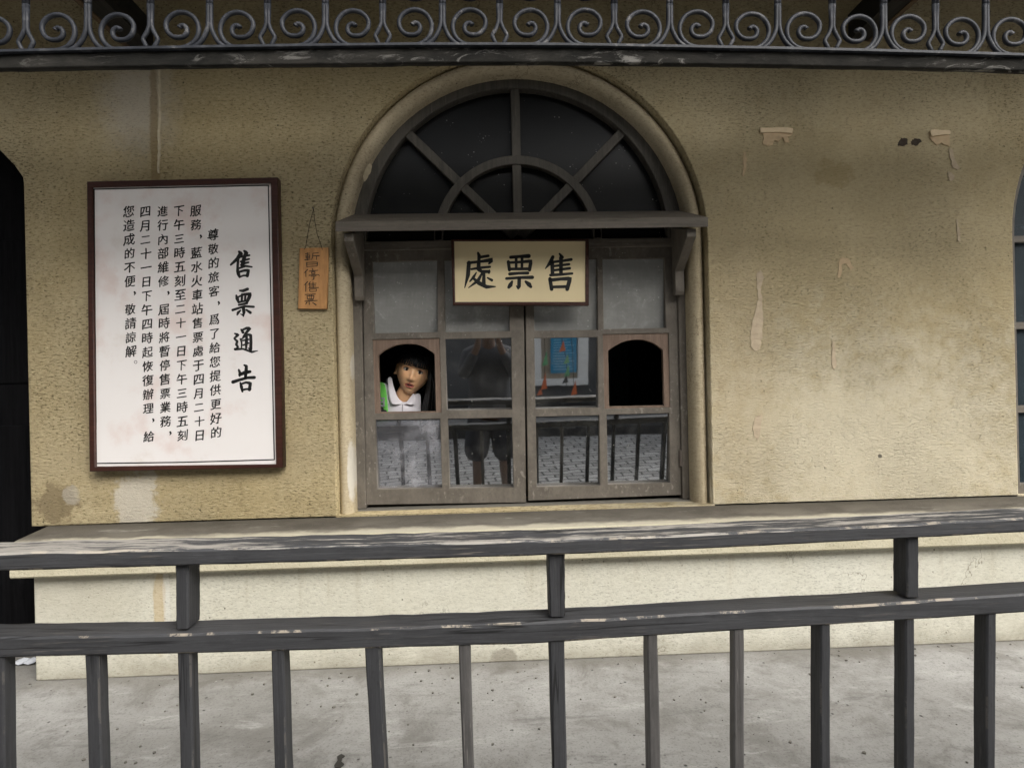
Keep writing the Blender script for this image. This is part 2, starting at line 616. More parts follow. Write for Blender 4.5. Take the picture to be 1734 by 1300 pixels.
def iron_mat():
    n = Nodes('painted_iron', .55)
    f = n.noise(28, 6, .7)
    big = n.noise(1.6, 3)
    c = n.mix(n.ramp(f, .35, .7), (.015, .017, .022), (.033, .036, .044))
    w = n.math('MULTIPLY', n.ramp(f, .56, .68), n.ramp(big, .42, .6, .25, 1))
    c = n.mix(n.math('MULTIPLY', w, .5), c, (.22, .21, .20))
    return n.done(c, n.bump(f, .0015, .6))


M['iron'] = iron_mat()
M['dark_frame'] = wood_mat('red_brown_frame', (.042, .015, .010), 'X', .3, rough=.4)
M['sign_frame'] = wood_mat('dark_sign_frame', (.045, .017, .011), 'X', .3, rough=.35)


def notice_paper():
    n = Nodes('notice_paper', .55)
    f = n.noise(5.5, 5, .6)
    f2 = n.noise(8, 5, .65, n.map((1, 1, 1), (4, 2, 7)))
    c = n.mix(n.ramp(f, .50, .72, 0, .62), (.69, .66, .64), (.60, .47, .43))
    c = n.mix(n.ramp(f2, .56, .76, 0, .4), c, (.56, .49, .43))
    return n.done(c, n.bump(n.noise(3.5, 2), .012, .5))


M['paper'] = notice_paper()
M['sign_cream'] = plain('sign_cream_paint', (.70, .585, .355), .45, .06, 9)
M['ink'] = plain('black_ink', (.012, .012, .011), .5, .2)
M['plaque'] = wood_mat('orange_plank', (.42, .215, .080), 'Z', .16, rough=.5)
M['string'] = plain('dark_string', (.03, .026, .02), .8)
M['clear'] = glass_mat('old_clear_glass', (.60, .62, .62), .52, .022, .14, gcol=(.22, .22, .21), spk=.8)
M['hazy'] = glass_mat('glare_hazed_glass', (.38, .40, .42), .52, .02, .55, opaque=.10, gcol=(.50, .50, .54))  # white glare on this pane is put into the colour of its film
M['wired'] = glass_mat('wired_frosted_glass', (.3, .3, .3), .25, .22, .25, grid=170, opaque=.7, gcol=(.36, .36, .34), wav=.0006, spk=1.6)
M['fan_glass'] = glass_mat('dark_meshed_glass', (.10, .10, .10), .012, .3, .04, grid=160, opaque=.5, gcol=(.006, .007, .006), spk=.12)
M['blue_glass'] = glass_mat('dim_blue_glass', (.25, .3, .33), .06, .1, .2, opaque=.45, gcol=(.035, .055, .068))
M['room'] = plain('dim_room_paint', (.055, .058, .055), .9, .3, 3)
M['room_dark'] = plain('dark_room_boards', (.02, .02, .02), .9, .3, 3)
M['black_door'] = wood_mat('black_painted_door', (.0045, .0045, .005), 'Z', .4, (.03, .028, .03), .15, .75)
M['black_door'].node_tree.nodes['Principled BSDF'].inputs['Specular IOR Level'].default_value = .04
M['tape'] = plain('old_tape_paper', (.46, .345, .21), .75, .28, 30, .002)
M['pale_tape'] = plain('pale_torn_paper', (.43, .35, .245), .85, .22, 45, .002)
M['hole'] = plain('raw_brick_hole', (.05, .038, .028), .95, .5, 60, .004)
M['metal'] = plain('dull_hinge_metal', (.12, .10, .085), .5, .3)


# ------------------------------------------------------------------ ground
def sheet(name, x0, x1, y0, y1, z, mat, t=.0):
    b = MB()
    if t:
        b.box(x0, x1, y0, y1, z-t, z)
    else:
        b.poly([(x0, y0, z), (x1, y0, z), (x1, y1, z), (x0, y1, z)])
    return structure(b.build(name, mat))


sheet('ground', -150, 150, -150, 150, -.75, plain('bare_earth', (.20, .18, .15), .9, .3, 2))
sheet('road', -30, 30, -5.2, -1.42, -.45, M['cobble'], .1)
sheet('pavement', -30, 30, -1.42, 3.6, 0, M['concrete'], .7)
sheet('kerb', -30, 30, -5.42, -5.2, -.33, plain('dark_kerb_stone', (.05, .048, .045), .8, .3, 12), .25)
sheet('far_pavement', -30, 30, -6.2, -5.42, -.34, M['concrete'], .22)

# ------------------------------------------------------------------ the ticket office
XL, XR = P(566, 640, 0).x, P(1203, 620, 0).x            # arched opening in the wall
XC, RO = (XL + XR)/2, (XR - XL)/2
ZS = P(879, 405, 0).z                                   # springing of the arch
ZL = P(879, 866, 0).z                                   # foot of the wall on the ledge
XD = P(46, 600, 0).x                                    # side of the black doorway
XR2 = P(1720, 600, 0).x                                 # side of the next window to the right
ZTOP = 3.3
office = thing('ticket_office', 'tan rough plastered station wall with arched ticket window over a cream plinth', 'building', (XC, .1, 0))

zs2 = P(1720, 395, 0).z
doorway = [(XD, P(42, 312, 0).z)] + [(P(a, b, 0).x, P(a, b, 0).z) for a, b in ((38, 300), (24, 280), (0, 255), (-40, 226))] + \
          [(XD - .42, P(0, 190, 0).z), (XD - .9, P(0, 255, 0).z), (XD - 1.05, P(42, 312, 0).z), (XD - 1.05, 0)]
outer = [(XD, ZL), (4.2, ZL), (4.2, ZTOP), (-4.2, ZTOP), (-4.2, 0), (XD - 1.05, 0)] + doorway[::-1][1:]
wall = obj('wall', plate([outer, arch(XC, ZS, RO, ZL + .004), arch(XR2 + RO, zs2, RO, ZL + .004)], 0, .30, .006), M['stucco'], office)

# plaster seam above the notice board
b = MB()
ring = []
seam = [(270, 118), (269.5, 150), (270.5, 190), (269, 230), (269.5, 262), (268, 300)]
for i in range(len(seam)-1):
    for k in range(6):
        t = k/6
        x, y = lerp(seam[i][0], seam[i+1][0], t), lerp(seam[i][1], seam[i+1][1], t)
        q = P(x + rnd.uniform(-.7, .7), y, 0)
        w = .0075*rnd.uniform(.6, 1.2)
        ring.append([(q.x - w, .002, q.z), (q.x - w*.4, -.005*rnd.uniform(.6, 1.2), q.z), (q.x + w*.5, -.005, q.z), (q.x + w, .002, q.z)])
b.strip(ring)
b.build('plaster_seam', plain('pale_seam_mortar', (.44, .38, .27), .9, .3, 60), wall)


def ragged(pts, n=5, amp=1.2, seed=0):
    r = random.Random(seed)
    out = []
    for i, (x, y) in enumerate(pts):
        x2, y2 = pts[(i+1) % len(pts)]
        for k in range(n):
            t = k/n
            out.append((lerp(x, x2, t) + (r.uniform(-amp, amp) if k else 0), lerp(y, y2, t) + (r.uniform(-amp, amp) if k else 0)))
    return out


def wall_patch(name, pts, mat, parent, t=.003, seed=0, amp=1.2, Y=0.):
    return obj(name, plate([XZ(ragged(pts, 4, amp, seed), Y)], Y - t, Y + .002, 0), mat, parent)


wall_patch('chipped_hole', [(1522, 240), (1526, 234), (1536, 235), (1537, 245), (1528, 248), (1520, 247)], M['hole'], wall, .001, 1, .8)
wall_patch('chipped_hole', [(1542, 240), (1548, 235), (1558, 236), (1561, 240), (1553, 247), (1544, 246)], M['hole'], wall, .001, 2, .8)
wall_patch('flaked_patch', [(615, 300), (619, 286), (626, 276), (630, 281), (627, 294), (617, 308)], plain('flaked_paint', (.40, .34, .23), .9, .3, 70, .002), wall, .001, 3, .9, .034)

# plinth and ledge
xp = P(58, 1050, -.11).x
xl = P(15, 915, -.155).x
b = MB()
b.box(xp, 4.2, -.11, .3, 0, ZL - .055)
b.build('plinth', M['plinth'], office, .006)
zf = P(867, 897, -.155).z
zb_ = P(867, 951, -.155).z
b = MB()
prof = [(.28, ZL), (0, ZL), (-.12, zf + .012), (-.148, zf + .004), (-.155, zf - .008), (-.155, zb_ + .006), (-.150, zb_), (-.10, zb_ - .001), (.28, zb_ - .001)]
nx = 40
rings = []
for i in range(nx + 1):
    x = lerp(xl, 4.2, i/nx)
    rings.append([(x + (.03 if j in (0, 1) and i == 0 else 0), y, z + (rnd.uniform(-.0015, .0015) if 2 <= j <= 4 else 0)) for j, (y, z) in enumerate(prof)])
b.strip(rings)
b.build('ledge', M['ledge'], office)

# raised round moulding inside the opening
BL, BR = P(594, 640, .045).x, P(1172, 620, .045).x
RB = (BR - BL)/2
XB = (BL + BR)/2
ol = arch(XB, ZS, (RO + .03), ZL - .02)
il = arch(XB, ZS, RB, ZL - .02)
n_ = len(ol)
ringpts = ol + il[::-1]
rings = []
prof = [(1.0, .12), (.80, .12), (.665, .095), (.655, .065), (.60, .046), (.50, .035), (.38, .030), (.25, .033), (.12, .044), (.03, .06), (0, .08), (0, .24)]
for o_, i_ in zip(ol, il):
    rings.append([(lerp(i_[0], o_[0], u), y, lerp(i_[1], o_[1], u)) for u, y in prof])
b = MB()
b.strip(rings, close=False, caps=False)
b.build('arch_moulding', M['moulding'], office, 0, True)

# cement sill under the casements
b = MB()
zsill = P(885, 853, .12).z
b.box(BL - .03, BR + .03, .02, .26, ZL - .03, zsill - .012)
M['sill'] = plain('sill_cement', (.13, .12, .10), .9, .35, 14, .002)
sill = b.build('window_sill', M['sill'], office, .012)
b = MB()
b.box(BL + .004, BR - .004, .085, .24, zsill - .012, zsill)
b.build('sill_board', M['sill'], sill, .004)

# fanlight -----------------------------------------------------------
YF = .115
ZF = P(878, 405, YF).z
fan_c = P(878, 405, YF).x
ppm = 1000/(YF - CAM.y)
r_out, r_in = RB + .012, 257/ppm


def annulus(xc, zc, r0, r1, y0, y1, a0=0., a1=math.pi, n=48, bev=.004):
    pts = [(xc + r1*math.cos(lerp(a0, a1, i/n)), zc + r1*math.sin(lerp(a0, a1, i/n))) for i in range(n+1)]
    pts += [(xc + r0*math.cos(lerp(a1, a0, i/n)), zc + r0*math.sin(lerp(a1, a0, i/n))) for i in range(n+1)]
    return plate([pts], y0, y1, bev)


fan = obj('fanlight', annulus(fan_c, ZF, r_in, r_out, YF, YF + .06), M['fan_wood'], office)


def bar(name, a, b_, w, y0, y1, mat, parent, bev=.003):
    a, b_ = Vector((a[0], a[1])), Vector((b_[0], b_[1]))
    d = (b_ - a).normalized()
    nrm = Vector((-d.y, d.x))*w/2
    return obj(name, plate([[tuple(a + nrm), tuple(b_ + nrm), tuple(b_ - nrm), tuple(a - nrm)]], y0, y1, bev), mat, parent)


for ang in (45, 90, 135):
    a = R(ang)
    r0 = .02
    bar('glazing_bar', (fan_c + r0*math.cos(a), ZF + r0*math.sin(a)), (fan_c + (r_in + .01)*math.cos(a), ZF + (r_in + .01)*math.sin(a)),
        15/ppm, YF + .010 + .002*(ang == 90) + .001*(ang == 45), YF + .045, M['fan_wood'], fan)
obj('curved_bar', annulus(fan_c, ZF, 128/ppm, 143/ppm, YF + .006, YF + .046, bev=.003), M['fan_wood'], fan)
b = MB()
pts = arch(fan_c, ZF, r_in + .01, ZF - .02)
b.prism([(x, YF + .05, z) for x, z in pts], (0, .004, 0))
b.build('fan_glass', M['fan_glass'], fan)

# window frame: two jambs and a transom -------------------------------
zt0, zt1 = P(880, 421, YF).z, P(880, 405, YF).z
jl0, jl1 = P(597, 640, YF).x, P(615, 640, YF).x
jr0, jr1 = P(1151, 620, YF).x, P(1169, 620, YF).x
b = MB()
b.box(jl1, jr0, YF + .004, YF + .07, zt0 + .002, zt1)
frame = b.build('window_frame', M['win_h'], office, .004)
for x0_, x1_ in ((BL - .004, jl1), (jr0, BR + .004)):
    b = MB()
    b.box(x0_, x1_, YF, YF + .075, zsill, ZF)
    b.build('jamb', M['win_v'], frame, .004)
for px in (742, 1013):
    b = MB()
    x = P(px, 397, YF).x
    b.box(x - .016, x + .016, YF + .006, YF + .05, zt1, P(px, 385, YF).z)
    b.build('transom_block', M['win_v'], frame, .002)

# casements -----------------------------------------------------------
YS = .128
TILT = math.tan(R(4.3))


def quad_pane(mb, q, Y, grow=.004):
    p = [P(x, y, Y) for x, y in q]
    zt, zb2 = (p[0].z + p[1].z)/2 + grow, (p[2].z + p[3].z)/2 - grow
    x0, x1 = (p[0].x + p[3].x)/2 - grow, (p[1].x + p[2].x)/2 + grow
    zm = (zt + zb2)/2
    # every pane sits a little askew in its putty, leaning out at the head
    f = lambda z: Y - (z - zm)*TILT
    mb.hexa([(x0, f(zb2), zb2), (x1, f(zb2), zb2), (x1, f(zb2) + .003, zb2), (x0, f(zb2) + .003, zb2),
             (x0, f(zt), zt), (x1, f(zt), zt), (x1, f(zt) + .003, zt), (x0, f(zt) + .003, zt)])


def casement(outer_q, panes, hatch_hole, label, hx, hinge_y):
    """panes: rows of (quad, kind)"""
    holes = [XZ(q, YS) for q, k in panes]
    sash = obj('casement', plate([XZ(outer_q, YS)] + holes, YS, YS + .042, .0035), M['win_v'], office)
    sash['label'] = label
    for kind, name in (('wired', 'frosted_glass'), ('clear', 'clear_glass'), ('hazy', 'glare_hazed_pane')):
        for q, k in panes:
            if k == kind:
                mb = MB()
                quad_pane(mb, q, YS + .022)
                mb.build(name, M[kind], sash)
    for q, k in panes:
        if k == 'hatch':
            x0, y0 = q[0]
            grow = [(q[0][0]-1, q[0][1]-1), (q[1][0]+1, q[1][1]-1), (q[2][0]+1, q[2][1]+1), (q[3][0]-1, q[3][1]+1)]
            obj('hatch_board', plate([XZ(grow, YS), XZ(hatch_hole, YS)], YS + .006, YS + .03, .002), M['hatch_wood'], sash)
    for hy in hinge_y:
        p = P(hx, hy, YS)
        mb = MB()
        mb.tube([(p.x, YS - .006, p.z - .035), (p.x, YS - .006, p.z + .035)], .007, 10)
        mb.build('hinge', M['metal'], sash)
    return sash


L_panes = [([(631, 444), (740, 441), (741, 562), (633, 564)], 'wired'), ([(752, 441), (861, 439), (863, 560), (754, 562)], 'wired'),
           ([(631, 575), (744, 572.5), (747.5, 698), (634.5, 700)], 'hatch'), ([(754, 574), (865.5, 572), (867.5, 693), (757, 694.5)], 'clear'),
           ([(636, 711), (745, 709), (748.5, 826), (638.6, 828)], 'hazy'), ([(758.5, 709), (867, 707), (869.8, 825), (761.5, 826.5)], 'clear')]
R_panes = [([(903, 440), (1011, 438.5), (1013, 558), (905, 560)], 'wired'), ([(1020.5, 439), (1124.5, 437.5), (1128, 555), (1022.5, 557)], 'wired'),
           ([(905, 572.5), (1011.5, 571), (1013.5, 689.5), (906.8, 692)], 'clear'), ([(1021, 566), (1132, 564), (1135.5, 689.5), (1024, 692)], 'hatch'),
           ([(907.6, 705.5), (1014.5, 703), (1016.6, 821.5), (909.2, 824)], 'clear'), ([(1027.5, 702), (1132.7, 699.5), (1135.2, 817), (1029.6, 820)], 'clear')]
L_hole = [(640.3, 601.2), (650.8, 593), (660, 588.3), (669, 584.6), (679, 582.6), (691, 582), (703.7, 582.8), (711, 584.6), (718.5, 587.7), (730.8, 595.7), (735.4, 599.4), (738, 696), (643.4, 697.5)]
R_hole = [(1030.3, 593.4), (1041, 586.2), (1053.8, 579.5), (1062, 577), (1070.5, 575.4), (1080, 574.9), (1090, 575.4), (1098, 577.4), (1106.5, 580.4), (1115, 586), (1123, 592.6), (1125.3, 686), (1032, 688)]
casement([(613.5, 424), (886, 420), (891, 850.5), (620, 855)], L_panes, L_hole, 'left casement with the hatch the girl looks out of', 616, (795,))
casement([(888.5, 420), (1145, 416), (1154.5, 838), (894, 848)], R_panes, R_hole, 'right casement with an empty black hatch', 1152, (775,))

# hood over the casements with its two brackets ------------------------
YH = -.115
hx0, hx1 = P(567.5, 380, YH).x, P(1199.5, 378, YH).x
zh1, zh0 = P(883, 371.5, YH).z, P(883, 388.5, YH).z
zbk = P(883, 360, YF).z
bx0, bx1 = BL + .012, BR - .012
b = MB()
b.hexa([(hx0, YH, zh0), (hx1, YH, zh0), (bx1, YF - .002, zbk - .045), (bx0, YF - .002, zbk - .045),
        (hx0, YH, zh1), (hx1, YH, zh1), (bx1, YF - .002, zbk), (bx0, YF - .002, zbk)])
hood = b.build('window_hood', M['win_h'], office, .003)
for x in ((P(584, 400, YH + .04).x, P(600, 400, YH + .04).x), (P(1161, 400, YH + .04).x, P(1177, 400, YH + .04).x)):
    z = lambda py, Y: P(880, py, Y).z
    prof = [(YF - .001, z(389, YF)), (YH + .025, zh0 - .001), (YH + .025, z(402, YH)), (YF - .045, z(463, .07)), (YF - .045, z(497, .07)), (YF - .035, z(504, .07)), (YF - .001, z(505, YF))]
    b = MB()
    b.prism([(x[0], y, zz) for y, zz in prof], (x[1]-x[0], 0, 0))
    b.build('bracket', M['win_v'], hood, .003)

# black door in the left doorway ---------------------------------------
b = MB()
b.box(XD - 1.2, XD + .12, .19, .235, .02, P(0, 180, .19).z)
door = b.build('door', M['black_door'], office)
b = MB()
for zz in (.35, 1.15):
    for xx in (XD - .95, XD - .44):
        b.box(xx, xx + .40, .182, .195, zz, zz + .62)
b.build('door_panel', M['black_door'], door, .006)

# next window to the right ----------------------------------------------
xc2 = XR2 + RO
fr2 = obj('window_frame', plate([arch(xc2, zs2, RO + .02, zsill - .02), arch(xc2, zs2, RO - .035, zsill + .04)], .03, .09, .004), M['win_v'], office)
b = MB()
b.box(XR2 + .03, XR2 + 2*RO - .03, .036, .085, P(1725, 410, .04).z, P(1725, 400, .04).z)
for k in range(1, 4):
    b.box(XR2 + k*RO/2 - .015, XR2 + k*RO/2 + .015, .037, .084, zsill, P(1725, 400, .04).z)
for k in range(1, 3):
    zz = lerp(zsill, P(1725, 410, .04).z, k/3)
    b.box(XR2 + .03, XR2 + 2*RO - .03, .0385, .082, zz - .015, zz + .015)
b.build('glazing_bars', M['win_h'], fr2)
b = MB()
b.prism([(x, .06, z) for x, z in arch(xc2, zs2, RO - .03, zsill)], (0, .004, 0))
b.build('side_glass', M['blue_glass'], fr2)

# the room behind ----------------------------------------------------------
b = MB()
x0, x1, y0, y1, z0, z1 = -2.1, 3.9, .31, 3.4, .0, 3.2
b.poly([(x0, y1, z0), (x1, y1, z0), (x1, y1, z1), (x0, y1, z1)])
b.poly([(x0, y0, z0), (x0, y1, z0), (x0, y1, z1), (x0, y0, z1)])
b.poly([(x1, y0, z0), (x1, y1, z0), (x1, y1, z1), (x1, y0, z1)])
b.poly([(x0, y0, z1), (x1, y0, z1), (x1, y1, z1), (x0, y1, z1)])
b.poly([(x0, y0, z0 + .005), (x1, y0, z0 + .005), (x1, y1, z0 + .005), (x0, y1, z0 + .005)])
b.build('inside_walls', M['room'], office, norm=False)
b = MB()
b.box(-4.2, 4.2, 3.42, 3.6, -.05, 3.3)
b.box(-4.2, -4.0, .3, 3.42, -.05, 3.3)
b.box(4.0, 4.2, .3, 3.42, -.05, 3.3)
b.box(-4.2, 4.2, .0, 3.6, 3.301, 3.4)
b.build('outer_shell', M['stucco'], office)

# ------------------------------------------------------------------ canopy with iron scrolls
YV = -.75
canopy = thing('station_canopy', 'wrought iron scroll valance on a peeling dark fascia beam under the canopy', 'canopy', (0, YV, 2.0))
top_pts = [(-140, 92), (0, 88), (170, 84), (350, 80.5), (520, 78), (700, 76), (880, 76), (1000, 77), (1134, 79.5), (1300, 82.5), (1450, 86), (1600, 90), (1734, 94), (1900, 99)]
bot_pts = [(-140, 121), (0, 117.5), (170, 114), (350, 112), (520, 110), (700, 107.5), (880, 106.5), (1000, 107), (1134, 109), (1300, 111), (1450, 114), (1600, 117), (1734, 120.5), (1900, 125)]


def interp(pts, x):
    for (x0, y0), (x1, y1) in zip(pts, pts[1:]):
        if x <= x1:
            break
    return lerp(y0, y1, (x - x0)/(x1 - x0))


b1, b2 = MB(), MB()
rb, rt = [], []
for i in range(101):
    px = lerp(-640, 2380, i/100)
    yt, yb = interp(top_pts, px), interp(bot_pts, px)
    a, m_, c_ = P(px, yt, YV), P(px, yt + 4.2, YV), P(px, yb, YV)
    rt.append([(a.x, YV - .012, a.z), (a.x, YV + .045, a.z), (m_.x, YV + .045, m_.z), (m_.x, YV - .012, m_.z)])
    j = rnd.uniform(-.0015, .0015)
    d_ = P(px, yb - 5, YV)
    rb.append([(m_.x, YV + j, m_.z - .0005), (m_.x, YV + .05, m_.z - .0005), (c_.x, YV + .05, c_.z + .018 + j), (c_.x, YV + .012 + j, c_.z + .002 + j), (c_.x, YV + .002 + j, c_.z + .004 + j)])
b1.strip(rb)
b2.strip(rt)
b1.build('fascia_beam', M['fascia'], canopy, .003)
b2.build('base_bar', M['iron'], canopy)

SV = 1.7/1000.                                      # metres to a photo pixel on the valance plane
MIR = 8.                                            # the pattern mirrors about this row, out of the frame above


def scroll_pts(sgn, dx, base):
    """spiral that leaves the stem, runs along the base and curls in, photo pixels round the stem"""
    cx, cy = sgn*dx, base - 30
    pts = [(sgn*2.2, MIR), (sgn*2.2, 34), (sgn*2.6, base - 34), (sgn*6.5, base - 22), (sgn*14, base - 9), (sgn*24, base - 1), (sgn*(dx - 16), base + 2.5)]
    n = 36
    for i in range(n + 1):
        t = i/n
        ang = 90 + 25*0 + t*585                      # degrees, from the bottom and away from the stem
        r = 31 - 2.5*min(1, t/.42) if t < .42 else lerp(28.5, 14.5, min(1, (t - .42)/.16)) if t < .58 else lerp(14.5, 4.2, (t - .58)/.42)
        a = R(ang)
        pts.append((cx + sgn*r*math.cos(a)*-1*-1 if False else cx - sgn*r*math.cos(R(ang))*-1, cy + r*math.sin(a)))
    return pts


def iron_line(mb, pts, px0, rad, taper=True):
    p3 = []
    rr = []
    for i, (x, y) in enumerate(pts):
        q = P(px0 + x, y, YV + .016)
        p3.append((q.x, YV + .016, q.z))
        rr.append(rad*(1.0 if not taper or i < len(pts) - 3 else 1.15))
    mb.tube(p3, rr, 10)


def smooth_pts(pts, it=1):
    for _ in range(it):
        out = [pts[0]]
        for a, b_ in zip(pts, pts[1:]):
            out += [(lerp(a[0], b_[0], .25), lerp(a[1], b_[1], .25)), (lerp(a[0], b_[0], .75), lerp(a[1], b_[1], .75))]
        out.append(pts[-1])
        pts = out
    return pts


curve_x = [-480, -270, -60, 149, 355, 551, 749, 944, 1134, 1317, 1496, 1669, 1838, 2006, 2174, 2342]
diam_x = [-585, -375, -160, 44, 255, 453, 648, 846, 1040, 1229, 1409, 1584, 1755, 1922, 2090, 2258]
for i, px in enumerate(curve_x):
    base = interp(top_pts, px)
    sp = (diam_x[i+1] - px if i + 1 < len(diam_x) else 86)
    dx = sp*.49
    mb = MB()
    for sgn in (-1, 1):
        pts = smooth_pts(scroll_pts(sgn, dx, base))
        iron_line(mb, pts, px, .0068)
        mir = [(x, 2*MIR - y) for x, y in pts]
        iron_line(mb, mir, px, .0064)
    mb.build('scroll_bar', M['iron'], canopy, 0, True)
for px in diam_x:
    base = interp(top_pts, px)
    mb = MB()
    for sgn in (-1, 1):
        pts = [(sgn*2.6, MIR), (sgn*2.0, base - 50), (sgn*2.0, base - 38), (sgn*5, base - 29), (sgn*12, base - 17), (sgn*12.5, base - 14), (sgn*8, base - 5), (sgn*5.5, base + 1)]
        iron_line(mb, pts, px, .0062, False)
        iron_line(mb, [(x, 2*MIR - y) for x, y in pts], px, .0062, False)
    mb.build('diamond_bar', M['iron'], canopy, 0, True)
ztopv = P(880, -66, YV).z
b = MB()
b.box(-2.7, 3.1, YV - .03, YV + .06, ztopv, ztopv + .10)
b.build('top_beam', M['deck'], canopy)
for (xa, ya) in ((243, 84), (1452, 70), (-420, 60), (2080, 60)):
    q = P(xa, ya, 0)
    b = MB()
    b.box(q.x - .04, q.x + .04, YV + .061, -.001, q.z, q.z + .11)
    b.build('joist', M['joist'], canopy)
    b = MB()
    sx = -1 if xa < 800 else 1
    b.box(q.x + sx*.041, q.x + sx*.062, YV + .062, -.002, q.z - .004, q.z + .02)
    b.build('joist_batten', wood_mat('brown_batten', (.09, .06, .035), 'Y', .3), canopy)
b = MB()
b.box(-4.2, 3.3, YV - .45, -.001, 2.86, 2.92)  # unseen deck; overhang and right end sized to shade the upper wall
b.build('roof_deck', M['deck'], canopy)


# ------------------------------------------------------------------ lettering
def stroke(mb, pts, to3, close_r=True):
    """brush stroke: (x, y, width) points, flat ribbon with rounded ends"""
    p = [(Vector((x, y)), w/2) for x, y, w in pts]
    dense = []
    for i in range(len(p)-1):
        for k in range(5):
            t = k/5
            dense.append((p[i][0].lerp(p[i+1][0], t), lerp(p[i][1], p[i+1][1], t)))
    dense.append(p[-1])
    L, Rr = [], []
    for i, (q, w) in enumerate(dense):
        d = (dense[min(i+1, len(dense)-1)][0] - dense[max(i-1, 0)][0])
        d = d.normalized() if d.length > 1e-6 else Vector((1, 0))
        nrm = Vector((-d.y, d.x))
        L.append(q + nrm*w)
        Rr.append(q - nrm*w)
    for i in range(len(dense)-1):
        try:
            mb.poly([to3(L[i]), to3(L[i+1]), to3(Rr[i+1]), to3(Rr[i])])
        except ValueError:
            pass
    for (q, w) in (dense[0], dense[-1]):
        if w > .5:
            mb.poly([to3(q + Vector((math.cos(2*math.pi*k/10), math.sin(2*math.pi*k/10)))*w*.98) for k in range(10)])


_font_cache = {}


def glyph(ch):
    if ch not in _font_cache:
        cu = bpy.data.curves.new('glyph', 'FONT')
        cu.body = ch
        cu.resolution_u = 3
        o = bpy.data.objects.new('glyph', cu)
        C.objects.link(o)
        dg = bpy.context.evaluated_depsgraph_get()
        me = bpy.data.meshes.new_from_object(o.evaluated_get(dg))
        _font_cache[ch] = ([(v.co.x, v.co.y) for v in me.vertices], [tuple(p.vertices) for p in me.polygons])
        bpy.data.objects.remove(o)
        bpy.data.curves.remove(cu)
        bpy.data.meshes.remove(me)
    return _font_cache[ch]


def write(mb, ch, to3, cx, cy, size, slant=.13, sq=1.0, lean=0.05):
    """one character centred on the photo pixel (cx, cy), strokes rising to the right like brush script"""
    for dx_, dy_ in ((-.021, .015), (.020, -.012), (0, .004)):
        write1(mb, ch, to3, cx, cy, size, slant, sq, lean, dx_, dy_)


def write1(mb, ch, to3, cx, cy, size, slant, sq, lean, dx_, dy_):
    vs, fs = glyph(ch)
    r = random.Random(ord(ch)*31 + int(cx))
    k = size*r.uniform(.95, 1.06)
    bv = []
    for x, y in vs:
        u, v = (x - .5 + dx_)*sq, (y - .38 + dy_)
        v += slant*u
        u += lean*v
        u += .018*math.sin(9*v + ord(ch))
        v += .018*math.sin(8*u + ord(ch)*1.7)
        bv.append(mb.bm.verts.new(to3(Vector((cx + u*k, cy - v*k))) + Vector((0, .0002 if dx_ > 0 else (.0001 if dx_ == 0 else 0), 0))))
    for f in fs:
        try:
            mb.bm.faces.new([bv[i] for i in f])
        except ValueError:
            pass


# ------------------------------------------------------------------ the notice board
YN = -.045


def board(root, corners, inner, Y, mat_f, mat_p, back=.04, bev=.004, inset=.010):
    obj('frame', plate([XZ(corners, Y), XZ(inner, Y)], Y, Y + back, bev), mat_f, root)
    g = [(inner[0][0]-1, inner[0][1]-1), (inner[1][0]+1, inner[1][1]-1), (inner[2][0]+1, inner[2][1]+1), (inner[3][0]-1, inner[3][1]+1)]
    return obj('panel', plate([XZ(g, Y)], Y + inset, Y + back - .004, 0), mat_p, root)


nq = P(310, 795, YN)
nb = thing('notice_board', 'large white framed notice of brush-written Chinese columns on the tan wall', 'notice board', (nq.x, YN, nq.z))
board(nb, [(146.5, 307), (469.5, 300), (479, 791.5), (151, 798.5)], [(155, 316.5), (458, 309.5), (467, 786), (161, 790)], YN, M['dark_frame'], M['paper'], .043, .004, .012)
yp = YN + .0115
p3 = lambda v: P(v.x, v.y, yp)
mb = MB()
e = [(159.3, 320.7), (454.3, 314), (464.5, 778), (163.2, 784.3)]
for i in range(4):
    a, c_ = e[i], e[(i+1) % 4]
    stroke(mb, [(a[0], a[1], 2.0), (lerp(a[0], c_[0], .5) + (.4 if i % 2 == 0 else 0), lerp(a[1], c_[1], .5) + (1.2 if i == 2 else 0), 2.0), (c_[0], c_[1], 2.0)], p3)
mb.build('border_line', M['ink'], nb)
mb = MB()
cols = [('尊敬的旅客，爲了給您提供更好的', (580, 283), (592, 1088)),
        ('服務，藍水火車站售票處于四月二十日', (509, 185), (525, 1100)),
        ('下午三時五刻至二十一日下午三時五刻', (440, 185), (456, 1100)),
        ('進行內部維修，屆時將暫停售票業務，', (374, 187), (387, 1100)),
        ('四月二十一日下午四時起恢復辦理，給', (303, 188), (318, 1105)),
        ('您造成的不便，敬請諒解。', (236, 188), (246, 815))]
for txt, a, c_ in cols:
    for i, ch in enumerate(txt):
        t = i/(len(txt)-1)
        zx, zy = lerp(a[0], c_[0], t), lerp(a[1], c_[1], t)
        px, py = 120 + zx/2.408, 280 + zy/2.408
        if ch in '，。':
            qx, qy = px + 7.5, py - 5.5
            if ch == '，':
                stroke(mb, [(qx, qy, 3.4), (qx + 1.2, qy + 2, 3), (qx - .8, qy + 5.5, .8)], p3)
            else:
                for k in range(12):
                    t0, t1 = 2*math.pi*k/12, 2*math.pi*(k+1)/12
                    stroke(mb, [(qx + 2.4*math.cos(t0), qy + 2.4*math.sin(t0), .9), (qx + 2.4*math.cos(t1), qy + 2.4*math.sin(t1), .9)], p3)
        else:
            write(mb, ch, p3, px, py, 20 if ch not in '一二三十' else 19, .16, .96)
zt = lambda ox, oy, s: (lambda v: P(ox + v.x/s, oy + v.y/s, yp))
